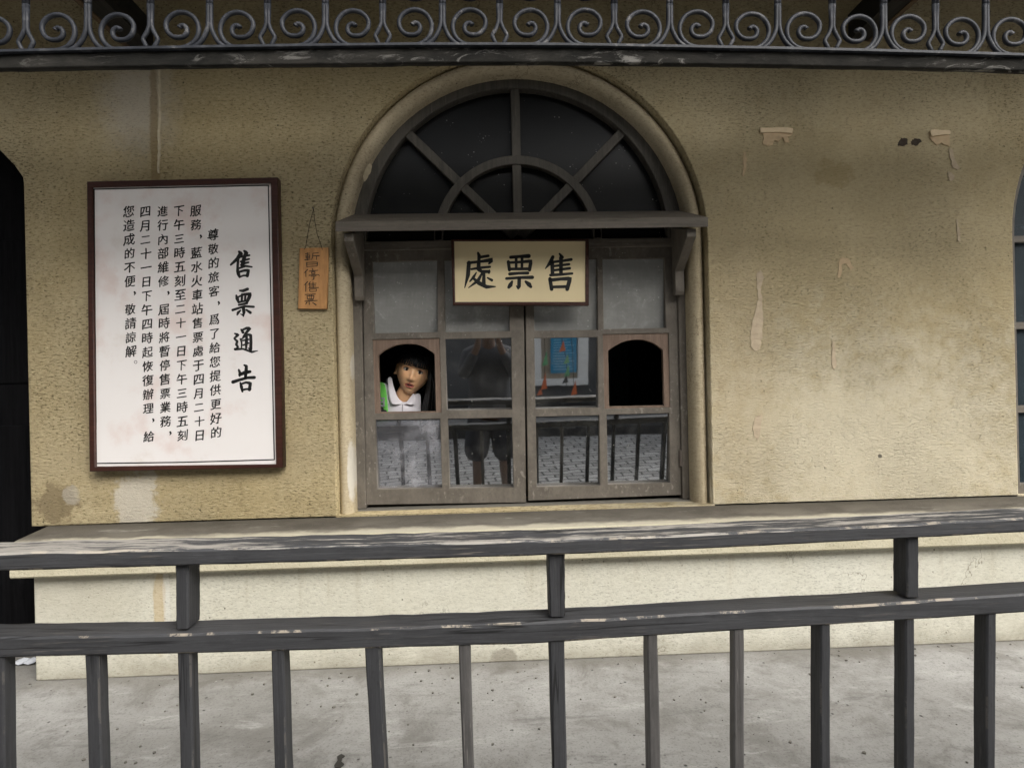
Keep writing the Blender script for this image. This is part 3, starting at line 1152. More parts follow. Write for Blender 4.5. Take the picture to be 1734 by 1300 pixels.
big = zt(370, 410, 9.633)
for st in [[(335, 155, 30), (365, 190, 62), (310, 270, 50), (200, 370, 26)], [(320, 275, 34), (312, 400, 34), (312, 470, 40)], [(420, 145, 30), (455, 175, 55), (420, 250, 50), (390, 380, 56)],
           [(350, 245, 26), (430, 225, 30), (505, 215, 26)], [(360, 318, 24), (440, 290, 30), (500, 275, 24)], [(365, 375, 26), (440, 340, 30), (490, 330, 24)],
           [(340, 425, 26), (440, 390, 30), (545, 405, 20)], [(310, 465, 40), (325, 520, 48), (345, 570, 30)], [(325, 490, 30), (420, 462, 34), (490, 460, 40), (470, 550, 44)], [(340, 570, 22), (410, 545, 24), (475, 545, 26)],
           # piao
           [(345, 790, 22), (400, 795, 40), (475, 765, 40)], [(290, 870, 26), (305, 920, 48), (330, 985, 28)], [(310, 900, 20), (420, 850, 34), (520, 845, 44), (500, 900, 50), (470, 965, 40)], [(330, 980, 26), (400, 965, 24), (475, 955, 26)],
           [(385, 850, 30), (378, 960, 30)], [(440, 850, 30), (432, 960, 28)], [(330, 1025, 26), (400, 1010, 30), (465, 995, 32)], [(230, 1108, 34), (330, 1075, 30), (430, 1045, 30), (575, 1055, 30)],
           [(405, 1060, 46), (415, 1140, 44), (405, 1210, 16)], [(405, 1195, 24), (360, 1170, 8)], [(360, 1110, 18), (320, 1150, 40), (305, 1185, 20)], [(455, 1105, 26), (520, 1150, 40)]]:
    stroke(mb, [(x, y, w*1.15 + 4) for x, y, w in st], big)
big2 = zt(370, 545, 9.633)
for st in [[(370, 125, 24), (400, 170, 40)], [(380, 135, 24), (460, 100, 34), (510, 105, 44), (450, 180, 34), (400, 245, 20)], [(265, 190, 20), (320, 210, 40), (255, 270, 24), (305, 315, 34), (290, 370, 34), (320, 410, 26), (275, 450, 24)],
           [(270, 445, 36), (400, 440, 24), (545, 490, 32), (640, 470, 8)], [(355, 275, 18), (378, 340, 22), (375, 425, 16)], [(370, 285, 18), (470, 205, 26), (525, 215, 40), (530, 330, 40), (525, 450, 44)],
           [(460, 215, 30), (455, 330, 44), (450, 435, 24)], [(390, 305, 20), (490, 285, 22)], [(400, 380, 20), (490, 345, 22)], [(525, 450, 36), (480, 425, 8)],
           [(420, 705, 24), (455, 720, 40), (450, 800, 48), (440, 900, 40)], [(330, 780, 26), (350, 830, 40), (345, 880, 26)], [(345, 860, 40), (420, 830, 50), (515, 810, 40)], [(235, 980, 48), (340, 945, 40), (470, 910, 36), (585, 905, 44)],
           [(355, 990, 22), (375, 1060, 44), (390, 1135, 26)], [(375, 1010, 26), (450, 985, 30), (520, 1000, 44), (505, 1105, 44)], [(385, 1110, 30), (450, 1095, 26), (520, 1095, 32)]]:
    stroke(mb, [(x, y, w*1.15 + 4) for x, y, w in st], big2)
mb.build('lettering', M['ink'], nb, norm=False)

# ------------------------------------------------------------------ sign over the window
YG = .045
sq = P(880, 517, YG)
sg = thing('ticket_sign', 'small cream sign with three black characters hanging under the window hood', 'sign', (sq.x, YG, sq.z))
board(sg, [(763.5, 405), (997.5, 404.5), (997.5, 517), (767, 516.5)], [(769, 408.5), (991.5, 408), (991.5, 511), (771, 511)], YG, M['sign_frame'], M['sign_cream'], .03, .004, .006)
mb = MB()
yp2 = YG + .0055
to = lambda v: P(740 + v.x/6.193, 380 + v.y/6.193, yp2)
SIGN = [[  # piao
        [(772, 345, 30), (860, 338, 28), (962, 332, 40)], [(748, 392, 30), (760, 478, 30)], [(748, 402, 24), (870, 395, 24), (985, 385, 34), (970, 478, 32)], [(755, 468, 26), (970, 466, 28)],
        [(830, 345, 28), (830, 465, 24)], [(892, 345, 28), (890, 465, 24)], [(762, 520, 30), (860, 512, 26), (952, 510, 30)], [(728, 568, 26), (860, 558, 26), (1000, 555, 34)],
        [(862, 570, 34), (860, 650, 34), (852, 672, 18)], [(852, 668, 22), (832, 645, 8)], [(788, 598, 20), (770, 635, 42), (752, 660, 28)], [(930, 600, 22), (965, 630, 44), (985, 655, 26)],
        ], [
        [(1215, 340, 30), (1190, 400, 40), (1135, 465, 6)], [(1207, 390, 38), (1212, 525, 34)], [(1285, 308, 16), (1312, 345, 34)], [(1300, 350, 36), (1300, 520, 34)],
        [(1215, 395, 24), (1320, 382, 24), (1408, 368, 28)], [(1220, 438, 22), (1385, 418, 24)], [(1220, 482, 22), (1392, 460, 26)], [(1190, 532, 26), (1300, 525, 26), (1418, 515, 22)],
        [(1185, 570, 34), (1202, 680, 34)], [(1185, 585, 34), (1300, 572, 30), (1395, 568, 40), (1365, 680, 36)], [(1205, 656, 26), (1370, 652, 28)],
        ], [
        [(430, 298, 20), (442, 330, 34), (438, 395, 28)], [(445, 345, 26), (538, 330, 26)], [(325, 405, 26), (450, 390, 24), (578, 372, 40), (545, 412, 16)], [(335, 400, 36), (325, 530, 38), (290, 665, 6)],
        [(360, 470, 20), (450, 455, 24), (555, 445, 22)], [(438, 395, 34), (435, 470, 38), (470, 495, 30), (545, 495, 30)], [(545, 510, 18), (550, 480, 12)],
        [(412, 505, 10), (385, 550, 26), (345, 598, 14)], [(470, 515, 18), (430, 590, 34), (330, 665, 6)], [(375, 560, 20), (440, 615, 40), (520, 655, 36), (612, 652, 10)], [(492, 505, 26), (490, 635, 38)], [(530, 560, 14), (575, 585, 26)]]]
for ch_ in SIGN:
    mb = MB()
    for st in ch_:
        stroke(mb, [(x, y, w*1.08 + 2) for x, y, w in st], to)
    mb.build('character', M['ink'], sg, norm=False)


# ------------------------------------------------------------------ hanging plaque
YQ = -.018
qq = P(530, 522, YQ)
pl = thing('hanging_plaque', 'narrow orange wooden plaque with black characters hung by string on the wall', 'plaque', (qq.x, YQ, qq.z))
obj('plank', plate([XZ([(507, 420), (556, 419), (553.5, 523), (504.5, 522.8)], YQ)], YQ, YQ + .016, .002), M['plaque'], pl)
mb = MB()
for pts in ([(515, 422.5), (517.5, 419), (524, 380), (531, 354)], [(546, 423), (544.5, 418), (537, 396), (532.5, 372), (531, 354)]):
    mb.tube([tuple(P(x, y, YQ - .002 if y > 400 else -.006)) for x, y in pts], .0011, 6)
mb.build('string', M['string'], pl)
mb = MB()
q = P(531, 354, 0)
mb.tube([(q.x, .01, q.z), (q.x, -.014, q.z + .002)], .0025, 8)
mb.build('nail', M['metal'], pl)
mb = MB()
yq = YQ - .0005
tq = lambda v: P(500 + v.x/11.82, 415 + v.y/11.82, yq)
for st in [[(205, 175, 16), (285, 165, 16)], [(240, 150, 14), (248, 305, 14)], [(212, 210, 14), (218, 265, 14)], [(212, 208, 14), (290, 200, 16), (285, 262, 14)], [(215, 235, 14), (285, 230, 14)], [(218, 264, 14), (285, 260, 14)], [(190, 298, 18), (300, 285, 14)],
           [(355, 165, 14), (465, 155, 14)], [(352, 165, 14), (345, 250, 16), (318, 300, 8)], [(352, 215, 14), (480, 215, 20)], [(425, 215, 14), (425, 290, 14)],
           [(228, 350, 18), (232, 435, 16)], [(230, 350, 16), (330, 345, 14), (445, 345, 20), (440, 415, 16)], [(240, 388, 14), (430, 380, 16)], [(232, 432, 14), (430, 420, 16)],
           [(245, 490, 20), (170, 565, 8)], [(212, 535, 18), (212, 635, 14)], [(345, 475, 18), (355, 510, 16)], [(275, 525, 16), (455, 505, 16)], [(325, 540, 14), (330, 575, 14)], [(325, 540, 14), (395, 535, 14), (392, 575, 14)], [(330, 575, 14), (392, 572, 14)], [(278, 605, 18), (460, 590, 14), (485, 612, 14)], [(280, 600, 14), (275, 622, 10)], [(310, 625, 14), (420, 620, 14)], [(375, 620, 18), (372, 685, 20), (335, 692, 8)],
           [(245, 735, 20), (170, 808, 8)], [(212, 780, 20), (210, 930, 16)], [(300, 735, 16), (255, 800, 8)], [(285, 770, 14), (290, 850, 14)], [(355, 735, 14), (360, 855, 14)], [(285, 775, 12), (420, 765, 14)], [(290, 805, 12), (410, 795, 12)], [(290, 830, 12), (410, 825, 12)], [(270, 860, 14), (465, 850, 18)], [(285, 885, 14), (292, 930, 14)], [(285, 885, 14), (425, 880, 14), (418, 925, 14)], [(290, 930, 14), (420, 925, 14)],
           [(195, 990, 16), (405, 980, 16)], [(235, 1015, 14), (245, 1080, 14)], [(235, 1018, 14), (375, 1010, 18), (365, 1075, 14)], [(290, 990, 12), (292, 1075, 12)], [(325, 990, 12), (325, 1075, 12)], [(245, 1078, 14), (365, 1074, 14)], [(190, 1125, 18), (440, 1108, 16)], [(255, 1100, 12), (360, 1095, 12)], [(275, 1120, 18), (280, 1190, 18)], [(235, 1145, 22), (205, 1185, 12)], [(345, 1150, 14), (415, 1195, 24)]]:
    stroke(mb, st, tq)
mb.build('lettering', M['ink'], pl, norm=False)

# ------------------------------------------------------------------ scraps left on the wall
SCR = [('brown tape strip with torn paper hanging under it, high on right wall', [(1283, 217), (1300, 216), (1332, 217), (1346, 219), (1345, 229), (1337, 232), (1339, 242), (1331, 243), (1326, 233), (1318, 241), (1310, 238), (1306, 247), (1296, 249), (1288, 245), (1290, 228), (1284, 226)], 'tape', .004),
       ('folded brown paper scrap right of two chipped holes', [(1570, 226), (1577, 220), (1592, 222), (1608, 223), (1610, 238), (1609, 249), (1600, 247), (1594, 243), (1585, 247), (1576, 240), (1572, 234)], 'tape', .006),
       ('slanting paper sliver just below the folded scrap', [(1605, 251), (1611, 252), (1617, 272), (1626, 286), (1622, 289), (1612, 284), (1607, 268)], 'pale_tape', .003),
       ('small pointed paper chip beneath the slanting sliver', [(1604, 290), (1609, 292), (1616, 299), (1614, 306), (1608, 307), (1604, 299)], 'pale_tape', .003),
       ('thin brown tape streak left of all scraps on right wall', [(1257, 258), (1262, 256), (1265, 268), (1263, 285), (1259, 301), (1256, 298), (1259, 280)], 'tape', .0015),
       ('long flayed paper strip, widest at its foot, beside the window', [(1282, 456), (1288, 453), (1295, 468), (1288, 484), (1291, 505), (1293, 535), (1292, 575), (1286, 596), (1277, 599), (1269, 588), (1270, 560), (1277, 530), (1284, 507), (1281, 482)], 'pale_tape', .0015),
       ('short pale paper tail in the middle of right wall', [(1409, 575), (1413, 578), (1415, 600), (1416, 622), (1412, 628), (1407, 618), (1408, 598)], 'pale_tape', .002),
       ('hooked brown paper trace above the pale tail', [(1417, 470), (1420, 440), (1427, 434), (1440, 440), (1447, 455), (1442, 458), (1433, 446), (1425, 447), (1424, 462), (1420, 473)], 'tape', .0012),
       ('faint pale paper smear low beside the window', [(1277, 710), (1282, 702), (1293, 701), (1290, 715), (1287, 738), (1282, 747), (1276, 738), (1273, 726)], 'pale_tape', .001),
       ('thin white paper crack at the right edge of the wall', [(1618, 370), (1621, 371), (1626, 402), (1627, 410), (1622, 410), (1620, 395)], 'pale_tape', .002)]
for k, (lab, pts, mt, t) in enumerate(SCR):
    mx_, my_ = sum(p[0] for p in pts)/len(pts), sum(p[1] for p in pts)/len(pts)
    pts = [(mx_ + (x - mx_)*.88, my_ + (y - my_)*.94) for x, y in pts]
    o = obj('paper_scrap', plate([XZ(ragged(pts, 5, 1.1, k), 0)], -t*.6, .001, 0), M[mt])
    tag(o, lab, 'paper scrap', 'torn paper left on the wall')
    if k < 2:
        fold = [[(1286, 218), (1332, 217.5), (1341, 219), (1340, 227), (1320, 225), (1286, 226.5)], [(1573, 223), (1579, 221), (1606, 223), (1606, 229), (1588, 231), (1575, 232)]][k]
        obj('folded_edge', plate([XZ(ragged(fold, 3, .6, k + 40), 0)], -t - .005, -t*.6 - .0006, 0), plain('cream_tape_fold', (.58, .46, .30), .7, .2, 40, .001), o)
    bmv = o.data
    for v in bmv.vertices:
        if v.co.y < -.0005:
            v.co.y -= abs(.002*math.sin(v.co.x*90 + v.co.z*60))

# ------------------------------------------------------------------ wooden railing in front
YR = -1.28
rail = thing('wooden_railing', 'dark grey timber railing with worn handrail and square balusters before the wall', 'railing', (0, YR, 0))


def beam_px(front_top, front_bot, depth, name, mat, Y=YR):
    mb = MB()
    rings = []
    for i in range(91):
        px = lerp(-800, 2560, i/90)
        a, c_ = P(px, interp(front_top, px), Y), P(px, interp(front_bot, px), Y)
        j = rnd.uniform(-.0012, .0012)
        r_ = .004
        rings.append([(a.x, Y + r_, a.z + j), (a.x, Y + depth - r_, a.z + .001 + j), (a.x, Y + depth, a.z - r_), (c_.x, Y + depth, c_.z + r_), (c_.x, Y + depth - r_, c_.z),
                      (c_.x, Y + r_, c_.z - j*.5), (c_.x, Y + j*.6, c_.z + r_), (a.x, Y + j*.6, a.z - r_ + j)])
    mb.strip(rings)
    return mb.build(name, mat, rail)


TOPF = [(-300, 944), (0, 936), (277, 930), (600, 923), (906, 915), (1160, 904.5), (1480, 889.5), (1734, 877), (2000, 863)]
TOPB = [(-300, 977), (0, 967), (277, 959), (600, 949.5), (906, 941), (1160, 931), (1480, 915), (1734, 901), (2000, 886)]
LOWF = [(-300, 1086), (0, 1078.5), (277, 1073.5), (600, 1065), (906, 1054), (1160, 1040), (1480, 1022), (1734, 1005.5), (2000, 988)]
LOWB = [(-300, 1124), (0, 1114), (277, 1108), (600, 1099), (906, 1090), (1160, 1073), (1480, 1054), (1734, 1037), (2000, 1018)]
beam_px(TOPF, TOPB, .085, 'handrail', M['toprail'])
beam_px(LOWF, LOWB, .068, 'lower_rail', M['lowrail'])


def upright(name, x0t, x1t, yt, x0b, x1b, yb, Y, dep, mat, zb=None):
    """front face between pixels at its head and lower down; carried on to the ground"""
    a0, a1, c0, c1 = P(x0t, yt, Y), P(x1t, yt, Y), P(x0b, yb, Y), P(x1b, yb, Y)
    zt_, zc = (a0.z + a1.z)/2, (c0.z + c1.z)/2
    zz = zc if zb is None else zb
    k = (zz - zt_)/(zc - zt_)
    xa, xb = lerp(a0.x, c0.x, k), lerp(a1.x, c1.x, k)
    mb = MB()
    n = 10
    rings = []
    for i in range(n + 1):
        t = i/n
        z = lerp(zt_ + .008, zz, t)
        u0, u1 = lerp(a0.x, xa, t) + rnd.uniform(-.0006, .0006), lerp(a1.x, xb, t) + rnd.uniform(-.0006, .0006)
        r_ = .003
        rings.append([(u0, Y + r_, z), (u0 + r_, Y, z), (u1 - r_, Y, z), (u1, Y + r_, z), (u1, Y + dep - r_, z), (u1 - r_, Y + dep, z), (u0 + r_, Y + dep, z), (u0, Y + dep - r_, z)])
    mb.strip(rings)
    return mb.build(name, mat, rail)


def lowb(x):
    return interp(LOWB, x)


BAL = [(-16, 6, -10, 8), (143, 166, 149, 172), (300, 323, 305, 327), (459, 479, 464.5, 485.5), (617, 643, 629, 653), (776, 796, 784, 802), (930, 956, 936, 960), (1096, 1114, 1100, 1119),
       (1243, 1261, 1243, 1261), (1390, 1407, 1390, 1407), (1534, 1550, 1534, 1550), (1672, 1689, 1671, 1687), (1812, 1830, 1811, 1828), (-172, -150, -166, -146),
       (1950, 1968, 1948, 1965), (2085, 2104, 2082, 2100), (2222, 2240, 2218, 2236), (2358, 2376, 2354, 2372), (-330, -307, -324, -302), (-488, -465, -482, -460), (-646, -622, -640, -617)]
DEP = [.032, .030, .031, .040, .03, .035, .03, .035, .024, .041, .038, .036, .05, .05, .05, .05, .05, .05, .05, .05, .05]
for k, (a, c_, e_, g_) in enumerate(BAL):
    m_ = M['pale_post'] if k in (7, 8, 5) else M['post']
    o = upright('baluster', a, c_, lowb((a+c_)/2) - 1, e_, g_, 1298, YR + .004, DEP[k], m_, 0.)
    if k in (7, 8):
        o['label'] = 'paler weathered baluster'
for (a, c_, yt, e_, g_, yb, dp) in ((296.5, 319, 957, 297.5, 318.5, 1064.5, .050), (928.5, 957, 939, 931, 957.5, 1043.5, .05), (1536, 1556.5, 911, 1535.5, 1557.5, 1010.5, .044)):
    upright('short_post', a, c_, yt, e_, g_, yb, YR + .012, dp, M['post'])

# ------------------------------------------------------------------ small litter on the pavement
q = PZ(42, 1122, .004)
mb = MB()
for k in range(5):
    mb.poly([(q.x + .02*k - .05, q.y - .02 + .004*math.sin(k*2), .006 + .006*(k % 2)), (q.x + .02*(k+1) - .05, q.y - .022, .006 + .006*((k+1) % 2)), (q.x + .02*(k+1) - .045, q.y + .035, .008 + .006*((k+1) % 2)), (q.x + .02*k - .045, q.y + .03, .008 + .006*(k % 2))])
tag(mb.build('litter_paper', plain('silvery_wrapper', (.62, .64, .68), .35, .1)), 'crumpled silvery wrapper on the ground by the black door', 'litter')
q = PZ(576, 1287, .003)
mb = MB()
pts = [(566, 1296), (572, 1288), (571, 1281), (578, 1277), (584, 1280), (580, 1283), (578, 1290), (583, 1294), (576, 1300), (568, 1300)]
mb.prism([tuple(PZ(x, y, .002)) for x, y in pts], (0, 0, .003))
tag(mb.build('dead_leaf', plain('dark_leaf', (.035, .033, .03), .6, .3)), 'curled dark dead leaf on the grey pavement behind railing', 'leaf')


mb = MB()
for k in range(420):
    x, y = rnd.uniform(-2.2, 2.6), -.13 - rnd.random()**1.6*1.1
    r_ = rnd.choice((.0015, .002, .003, .0045))*rnd.uniform(.7, 1.3)
    a0 = rnd.random()*6.28
    ring = [(x + r_*rnd.uniform(.7, 1.3)*math.cos(a0 + q*1.2566), y + r_*rnd.uniform(.7, 1.3)*math.sin(a0 + q*1.2566)) for q in range(5)]
    mb.prism([(u, v, .0005) for u, v in ring], (0, 0, r_*.9))
gr = mb.build('grit', plain('dark_and_pale_grit', (.16, .15, .13), .9, .9, 3))
gr['kind'] = 'stuff'

# ------------------------------------------------------------------ people
def skin_body(verts, edges, radii, root, sub=2):
    me = bpy.data.meshes.new('body')
    me.from_pydata([tuple(v) for v in verts], edges, [])
    o = bpy.data.objects.new('body', me)
    C.objects.link(o)
    sk = o.modifiers.new('skin', 'SKIN')
    sk.use_smooth_shade = True
    for i, r in enumerate(radii):
        d = me.skin_vertices[0].data[i]
        d.radius = r if isinstance(r, tuple) else (r, r)
        d.use_root = (i == root)
    ss = o.modifiers.new('sub', 'SUBSURF')
    ss.levels = ss.render_levels = sub
    dg = bpy.context.evaluated_depsgraph_get()
    out = bpy.data.meshes.new_from_object(o.evaluated_get(dg))
    bpy.data.objects.remove(o)
    return out


def sstep(a, b, x):
    t = max(0, min(1, (x - a)/(b - a)))
    return t*t*(3 - 2*t)


def G(x, c, s):
    return math.exp(-((x - c)/s)**2)


def head_point(th, ph):
    """th azimuth from the face direction (-Y), ph latitude"""
    sx, sy, sz = math.sin(th)*math.cos(ph), -math.cos(th)*math.cos(ph), math.sin(ph)
    a, b_, c_ = .075, .090, .112
    if sz < 0:
        a *= 1 - .30*sstep(.2, 1, -sz)**.9
        b_ *= 1 - .25*sstep(.2, 1, -sz)
    x, y, z = a*sx, b_*sy, c_*sz
    if sz < 0:
        y -= .026*sstep(.15, .95, -sz)
    front = sstep(.1, .6, -sy)
    if front > 0:
        y += .008*front*G(x, 0, .08)*0
        d = 0.
        d += .0035*G(abs(x), .037, .02)*G(z, -.030, .022)           # cheeks
        d -= .0085*G(abs(x), .029, .015)*G(z, .002, .011)            # eye sockets
        d += .003*G(abs(x), .030, .02)*G(z, .020, .007)              # brow
        d += .011*G(x, 0, .0075)*sstep(.012, -.018, z)*sstep(-.05, -.036, z)
        d += .012*G(x, 0, .0095)*G(z, -.034, .011)                   # nose tip
        d += .006*G(abs(x), .0125, .006)*G(z, -.037, .007)           # nostril wings
        d -= .003*G(x, 0, .004)*G(z, -.050, .006)
        d += .0055*G(x, 0, .019)*G(z, -.0585, .0048)                 # upper lip
        d += .0060*G(x, 0, .017)*G(z, -.0715, .0052)                 # lower lip
        d -= .0105*G(x, 0, .017)*G(z, -.0648, .0040)                 # parted mouth
        d -= .003*G(x, 0, .02)*G(z, -.081, .004)
        d += .004*G(x, 0, .018)*G(z, -.096, .012)                    # chin
        y -= d*front
    return Vector((x, y, z))


def skin_mat(name, col, lip):
    n = Nodes(name, .42)
    n.b.inputs['Subsurface Weight'].default_value = .12
    n.b.inputs['Subsurface Radius'].default_value = (.02, .008, .004)
    f = n.noise(60, 4)
    f2 = n.noise(16, 4, .6)
    c = n.mix(f, [c*.93 for c in col], [c*1.06 for c in col])
    c = n.mix(n.ramp(f2, .45, .7, 0, .4), c, [col[0]*.93, col[1]*.80, col[2]*.78])
    return n.done(c, n.bump(f, .0004))


M['skin'] = skin_mat('warm_skin', (.76, .455, .25), None)
M['lip'] = plain('lip', (.44, .125, .09), .4, .1)
M['mouth'] = plain('mouth_inside', (.10, .03, .025), .6, .1)
M['teeth'] = plain('teeth', (.62, .57, .50), .3, .05)
M['sclera'] = plain('eye_white', (.75, .71, .66), .45, .03)
M['iris'] = plain('dark_iris', (.010, .006, .005), .45, .1)
M['hair'] = plain('black_hair', (.0065, .0058, .0055), .42, .5, 300)
M['polo'] = plain('white_polo_cloth', (.74, .71, .74), .8, .04, 60, .0006)
M['polo_trim'] = plain('collar_trim_line', (.05, .05, .07), .8)
M['green'] = plain('bright_green_cloth', (.13, .46, .08), .6, .12, 40, .0006)
M['buckle'] = plain('grey_plastic_buckle', (.22, .23, .23), .4, .1)
M['black_strap'] = plain('black_webbing', (.015, .015, .015), .7, .3)
M['dark_cloth'] = plain('dark_trouser_cloth', (.03, .03, .035), .85, .3)

YFACE = .245
eye_mid = P(699.5, 627.5, YFACE)
ROT = Matrix.Rotation(R(16), 3, 'Y') @ Matrix.Rotation(R(4), 3, 'Z') @ Matrix.Rotation(R(2), 3, 'X') @ Matrix.Scale(1.02, 3)
HC = eye_mid - ROT @ Vector((0, -.082, .003))


def H(v):
    return HC + ROT @ Vector(v)


girl = thing('person', 'girl in white polo and green strap leaning to look out of the left hatch', 'person', (HC.x - .06, .55, 0))
# body: pelvis, spine, chest, neck, arms and legs
nb_ = P(678, 690, .33)
neck_b = Vector((nb_.x, .335, nb_.z + .005))
jaw = H((0, -.005, -.055))
pel = Vector((neck_b.x - .10, .78, .52))
V = [pel, Vector((neck_b.x - .07, .66, .68)), Vector((neck_b.x - .02, .46, .86)), neck_b + Vector((0, .03, -.02)), neck_b.lerp(jaw, .5), jaw]
rad = [(.13, .10), (.115, .085), (.13, .085), (.075, .06), (.046, .048), (.044, .046)]
E_ = [(0, 1), (1, 2), (2, 3), (3, 4), (4, 5)]


def add(v, par, r):
    V.append(Vector(v))
    rad.append(r)
    E_.append((par, len(V)-1))
    return len(V)-1


for s_ in (-1, 1):
    sh = add(V[2] + Vector((s_*.155, .0, .035)), 2, .052)
    el = add(V[2] + Vector((s_*.20, -.02, -.21)), sh, .038)
    wr = add(V[2] + Vector((s_*.17, -.17, -.30)), el, .027)
    hd = add(V[2] + Vector((s_*.16, -.24, -.31)), wr, (.036, .017))
    for f_ in range(4):
        a = add(V[hd] + Vector((s_*(-.027 + .018*f_), -.035, .0)), hd, .010)
        add(V[a] + Vector((0, -.03 - .004*(f_ in (1, 2)), -.014)), a, .008)
    a = add(V[hd] + Vector((-s_*.040, -.008, .004)), hd, .011)
    add(V[a] + Vector((-s_*.014, -.026, -.006)), a, .009)
    hp = add(pel + Vector((s_*.085, .01, -.07)), 0, .088)
    kn = add(Vector((pel.x + s_*.095, .76, .30)), hp, .058)
    an = add(Vector((pel.x + s_*.10, .82, .055)), kn, .036)
    add(Vector((pel.x + s_*.11, .70, .028)), an, .030)
body_me = skin_body(V, E_, rad, 0)
mb = MB()
mb.add_mesh(body_me)
nt, np_ = 96, 72
grid = []
for j in range(np_ + 1):
    ph = -math.pi/2 + math.pi*j/np_
    grid.append([mb.bm.verts.new(H(head_point(2*math.pi*i/nt, ph))) for i in range(nt)] if 0 < j < np_ else [mb.bm.verts.new(H(head_point(0, ph)))])
lipf = []
for j in range(np_):
    a, b_ = grid[j], grid[j+1]
    for i in range(nt):
        k = (i+1) % nt
        q = [a[i % len(a)], a[k % len(a)], b_[k % len(b_)], b_[i % len(b_)]]
        q = list(dict.fromkeys(q))
        f = mb.bm.faces.new(q)
        f.smooth = True
        lc = ROT.inverted() @ (f.calc_center_median() - HC)
        if lc.y < -.05:
            if (lc.x/.0205)**2 + ((lc.z + .0648)/.0112)**2 < 1:
                f.material_index = 1
            if (lc.x/.0150)**2 + ((lc.z + .0650)/.0034)**2 < 1:
                f.material_index = 2
# ears
for s_ in (-1, 1):
    base = Vector((s_*.0755, .004, -.006))
    rings = []
    for k in range(9):
        t = k/8
        ang = math.pi*t
        cz = lerp(-.030, .030, t)
        w = .016*math.sin(ang)**.6 + .001
        rings.append([H(base + Vector((s_*(.002 + .010*u), -.004 + w*u*1.0 - .004, cz))) if v == 0 else H(base + Vector((s_*(.002 + .010*u) - s_*.006, -.004 + w*u - .002, cz))) for u, v in ((0, 0), (.5, 0), (1, 0), (1, 1), (0, 1))])
    vs = [[mb.bm.verts.new(p) for p in r] for r in rings]
    for r0, r1 in zip(vs, vs[1:]):
        for i in range(5):
            f = mb.bm.faces.new((r0[i], r0[(i+1) % 5], r1[(i+1) % 5], r1[i]))
            f.smooth = True
body = mb.build('body', [M['skin'], M['lip'], M['mouth']], girl, 0, True, norm=True)


def ball(mb, c, r, sc=(1, 1, 1), n=16):
    rings = []
    for j in range(1, n):
        ph = -math.pi/2 + math.pi*j/n
        rings.append([H(Vector(c) + Vector((r*sc[0]*math.cos(ph)*math.cos(2*math.pi*i/n), r*sc[1]*math.cos(ph)*math.sin(2*math.pi*i/n), r*sc[2]*math.sin(ph)))) for i in range(n)])
    mb.strip(rings)


def surf_y(x, z):
    best = min((abs(head_point(R(t), R(p)).x - x) + abs(head_point(R(t), R(p)).z - z), head_point(R(t), R(p)).y) for t in range(-60, 61, 2) for p in range(-60, 40, 2))
    return best[1]


for s_ in (-1, 1):
    ys = surf_y(s_*.029, .002)
    c_ = (s_*.029, ys + .0062, .002)
    mb = MB()
    ball(mb, c_, .0118, (1.25, 1, .64))
    eye = mb.build('eye', M['sclera'], body, 0, True)
    mb = MB()
    ball(mb, (s_*.029 + .0008, ys - .0014, .0022), .0068, (1, .95, 1.02))
    mb.build('iris', M['iris'], body, 0, True)
    mb = MB()
    mb.tube([H((s_*.029 + dx*s_, ys - .0068 + abs(dx)*.2 + .0012*0, .002 + (.0080*math.cos(dx/.0145*1.3)) + .0004)) for dx in [-.0145 + .00290*k for k in range(11)]], .0019, 6)
    mb.build('eyelash', M['hair'], body, 0, True)
    mb = MB()
    mb.tube([H((s_*.029 + dx*s_, surf_y(s_*.029 + dx*s_, .019) - .001, .0195 + .0035*math.cos(dx/.02*1.2))) for dx in [-.018 + .004*k for k in range(10)]], .0017, 6)
    mb.build('eyebrow', M['hair'], body, 0, True)
mb = MB()
ys = surf_y(0, -.0635)
ball(mb, (0, ys + .0035, -.0625), .0055, (1.7, .6, .38))
mb.build('teeth', M['teeth'], body, 0, True)

# hair: a cap, a fringe to the brows and long straight lengths
mb = MB()
ct, cp = 72, 40
cap = {}
for j in range(cp + 1):
    ph = R(-38) + (math.pi/2 - R(-38))*j/cp
    for i in range(ct):
        th = 2*math.pi*i/ct
        p = head_point(th, ph)
        d = Vector((p.x, p.y*.96, p.z + .02)).normalized()
        k = .0135 + .0015*math.sin(th*23) + .001*math.sin(th*51 + 1)
        cap[i, j] = (H(p + d*k), th, p)
vm = {}
for j in range(cp):
    for i in range(ct):
        c4 = [(i, j), ((i+1) % ct, j), ((i+1) % ct, j+1), (i, j+1)]
        face_window = any((abs(((cap[q][1] + math.pi) % (2*math.pi)) - math.pi) < R(74) and cap[q][2].z < .036) for q in c4)
        ear_window = any((abs(((cap[q][1] + math.pi) % (2*math.pi)) - math.pi) < R(112) and cap[q][2].z < .020 and ((cap[q][1] + math.pi) % (2*math.pi)) - math.pi < 0) for q in c4)
        if face_window or ear_window:
            continue
        for q in c4:
            if q not in vm:
                vm[q] = mb.bm.verts.new(cap[q][0])
        try:
            mb.bm.faces.new([vm[q] for q in c4])
        except ValueError:
            pass
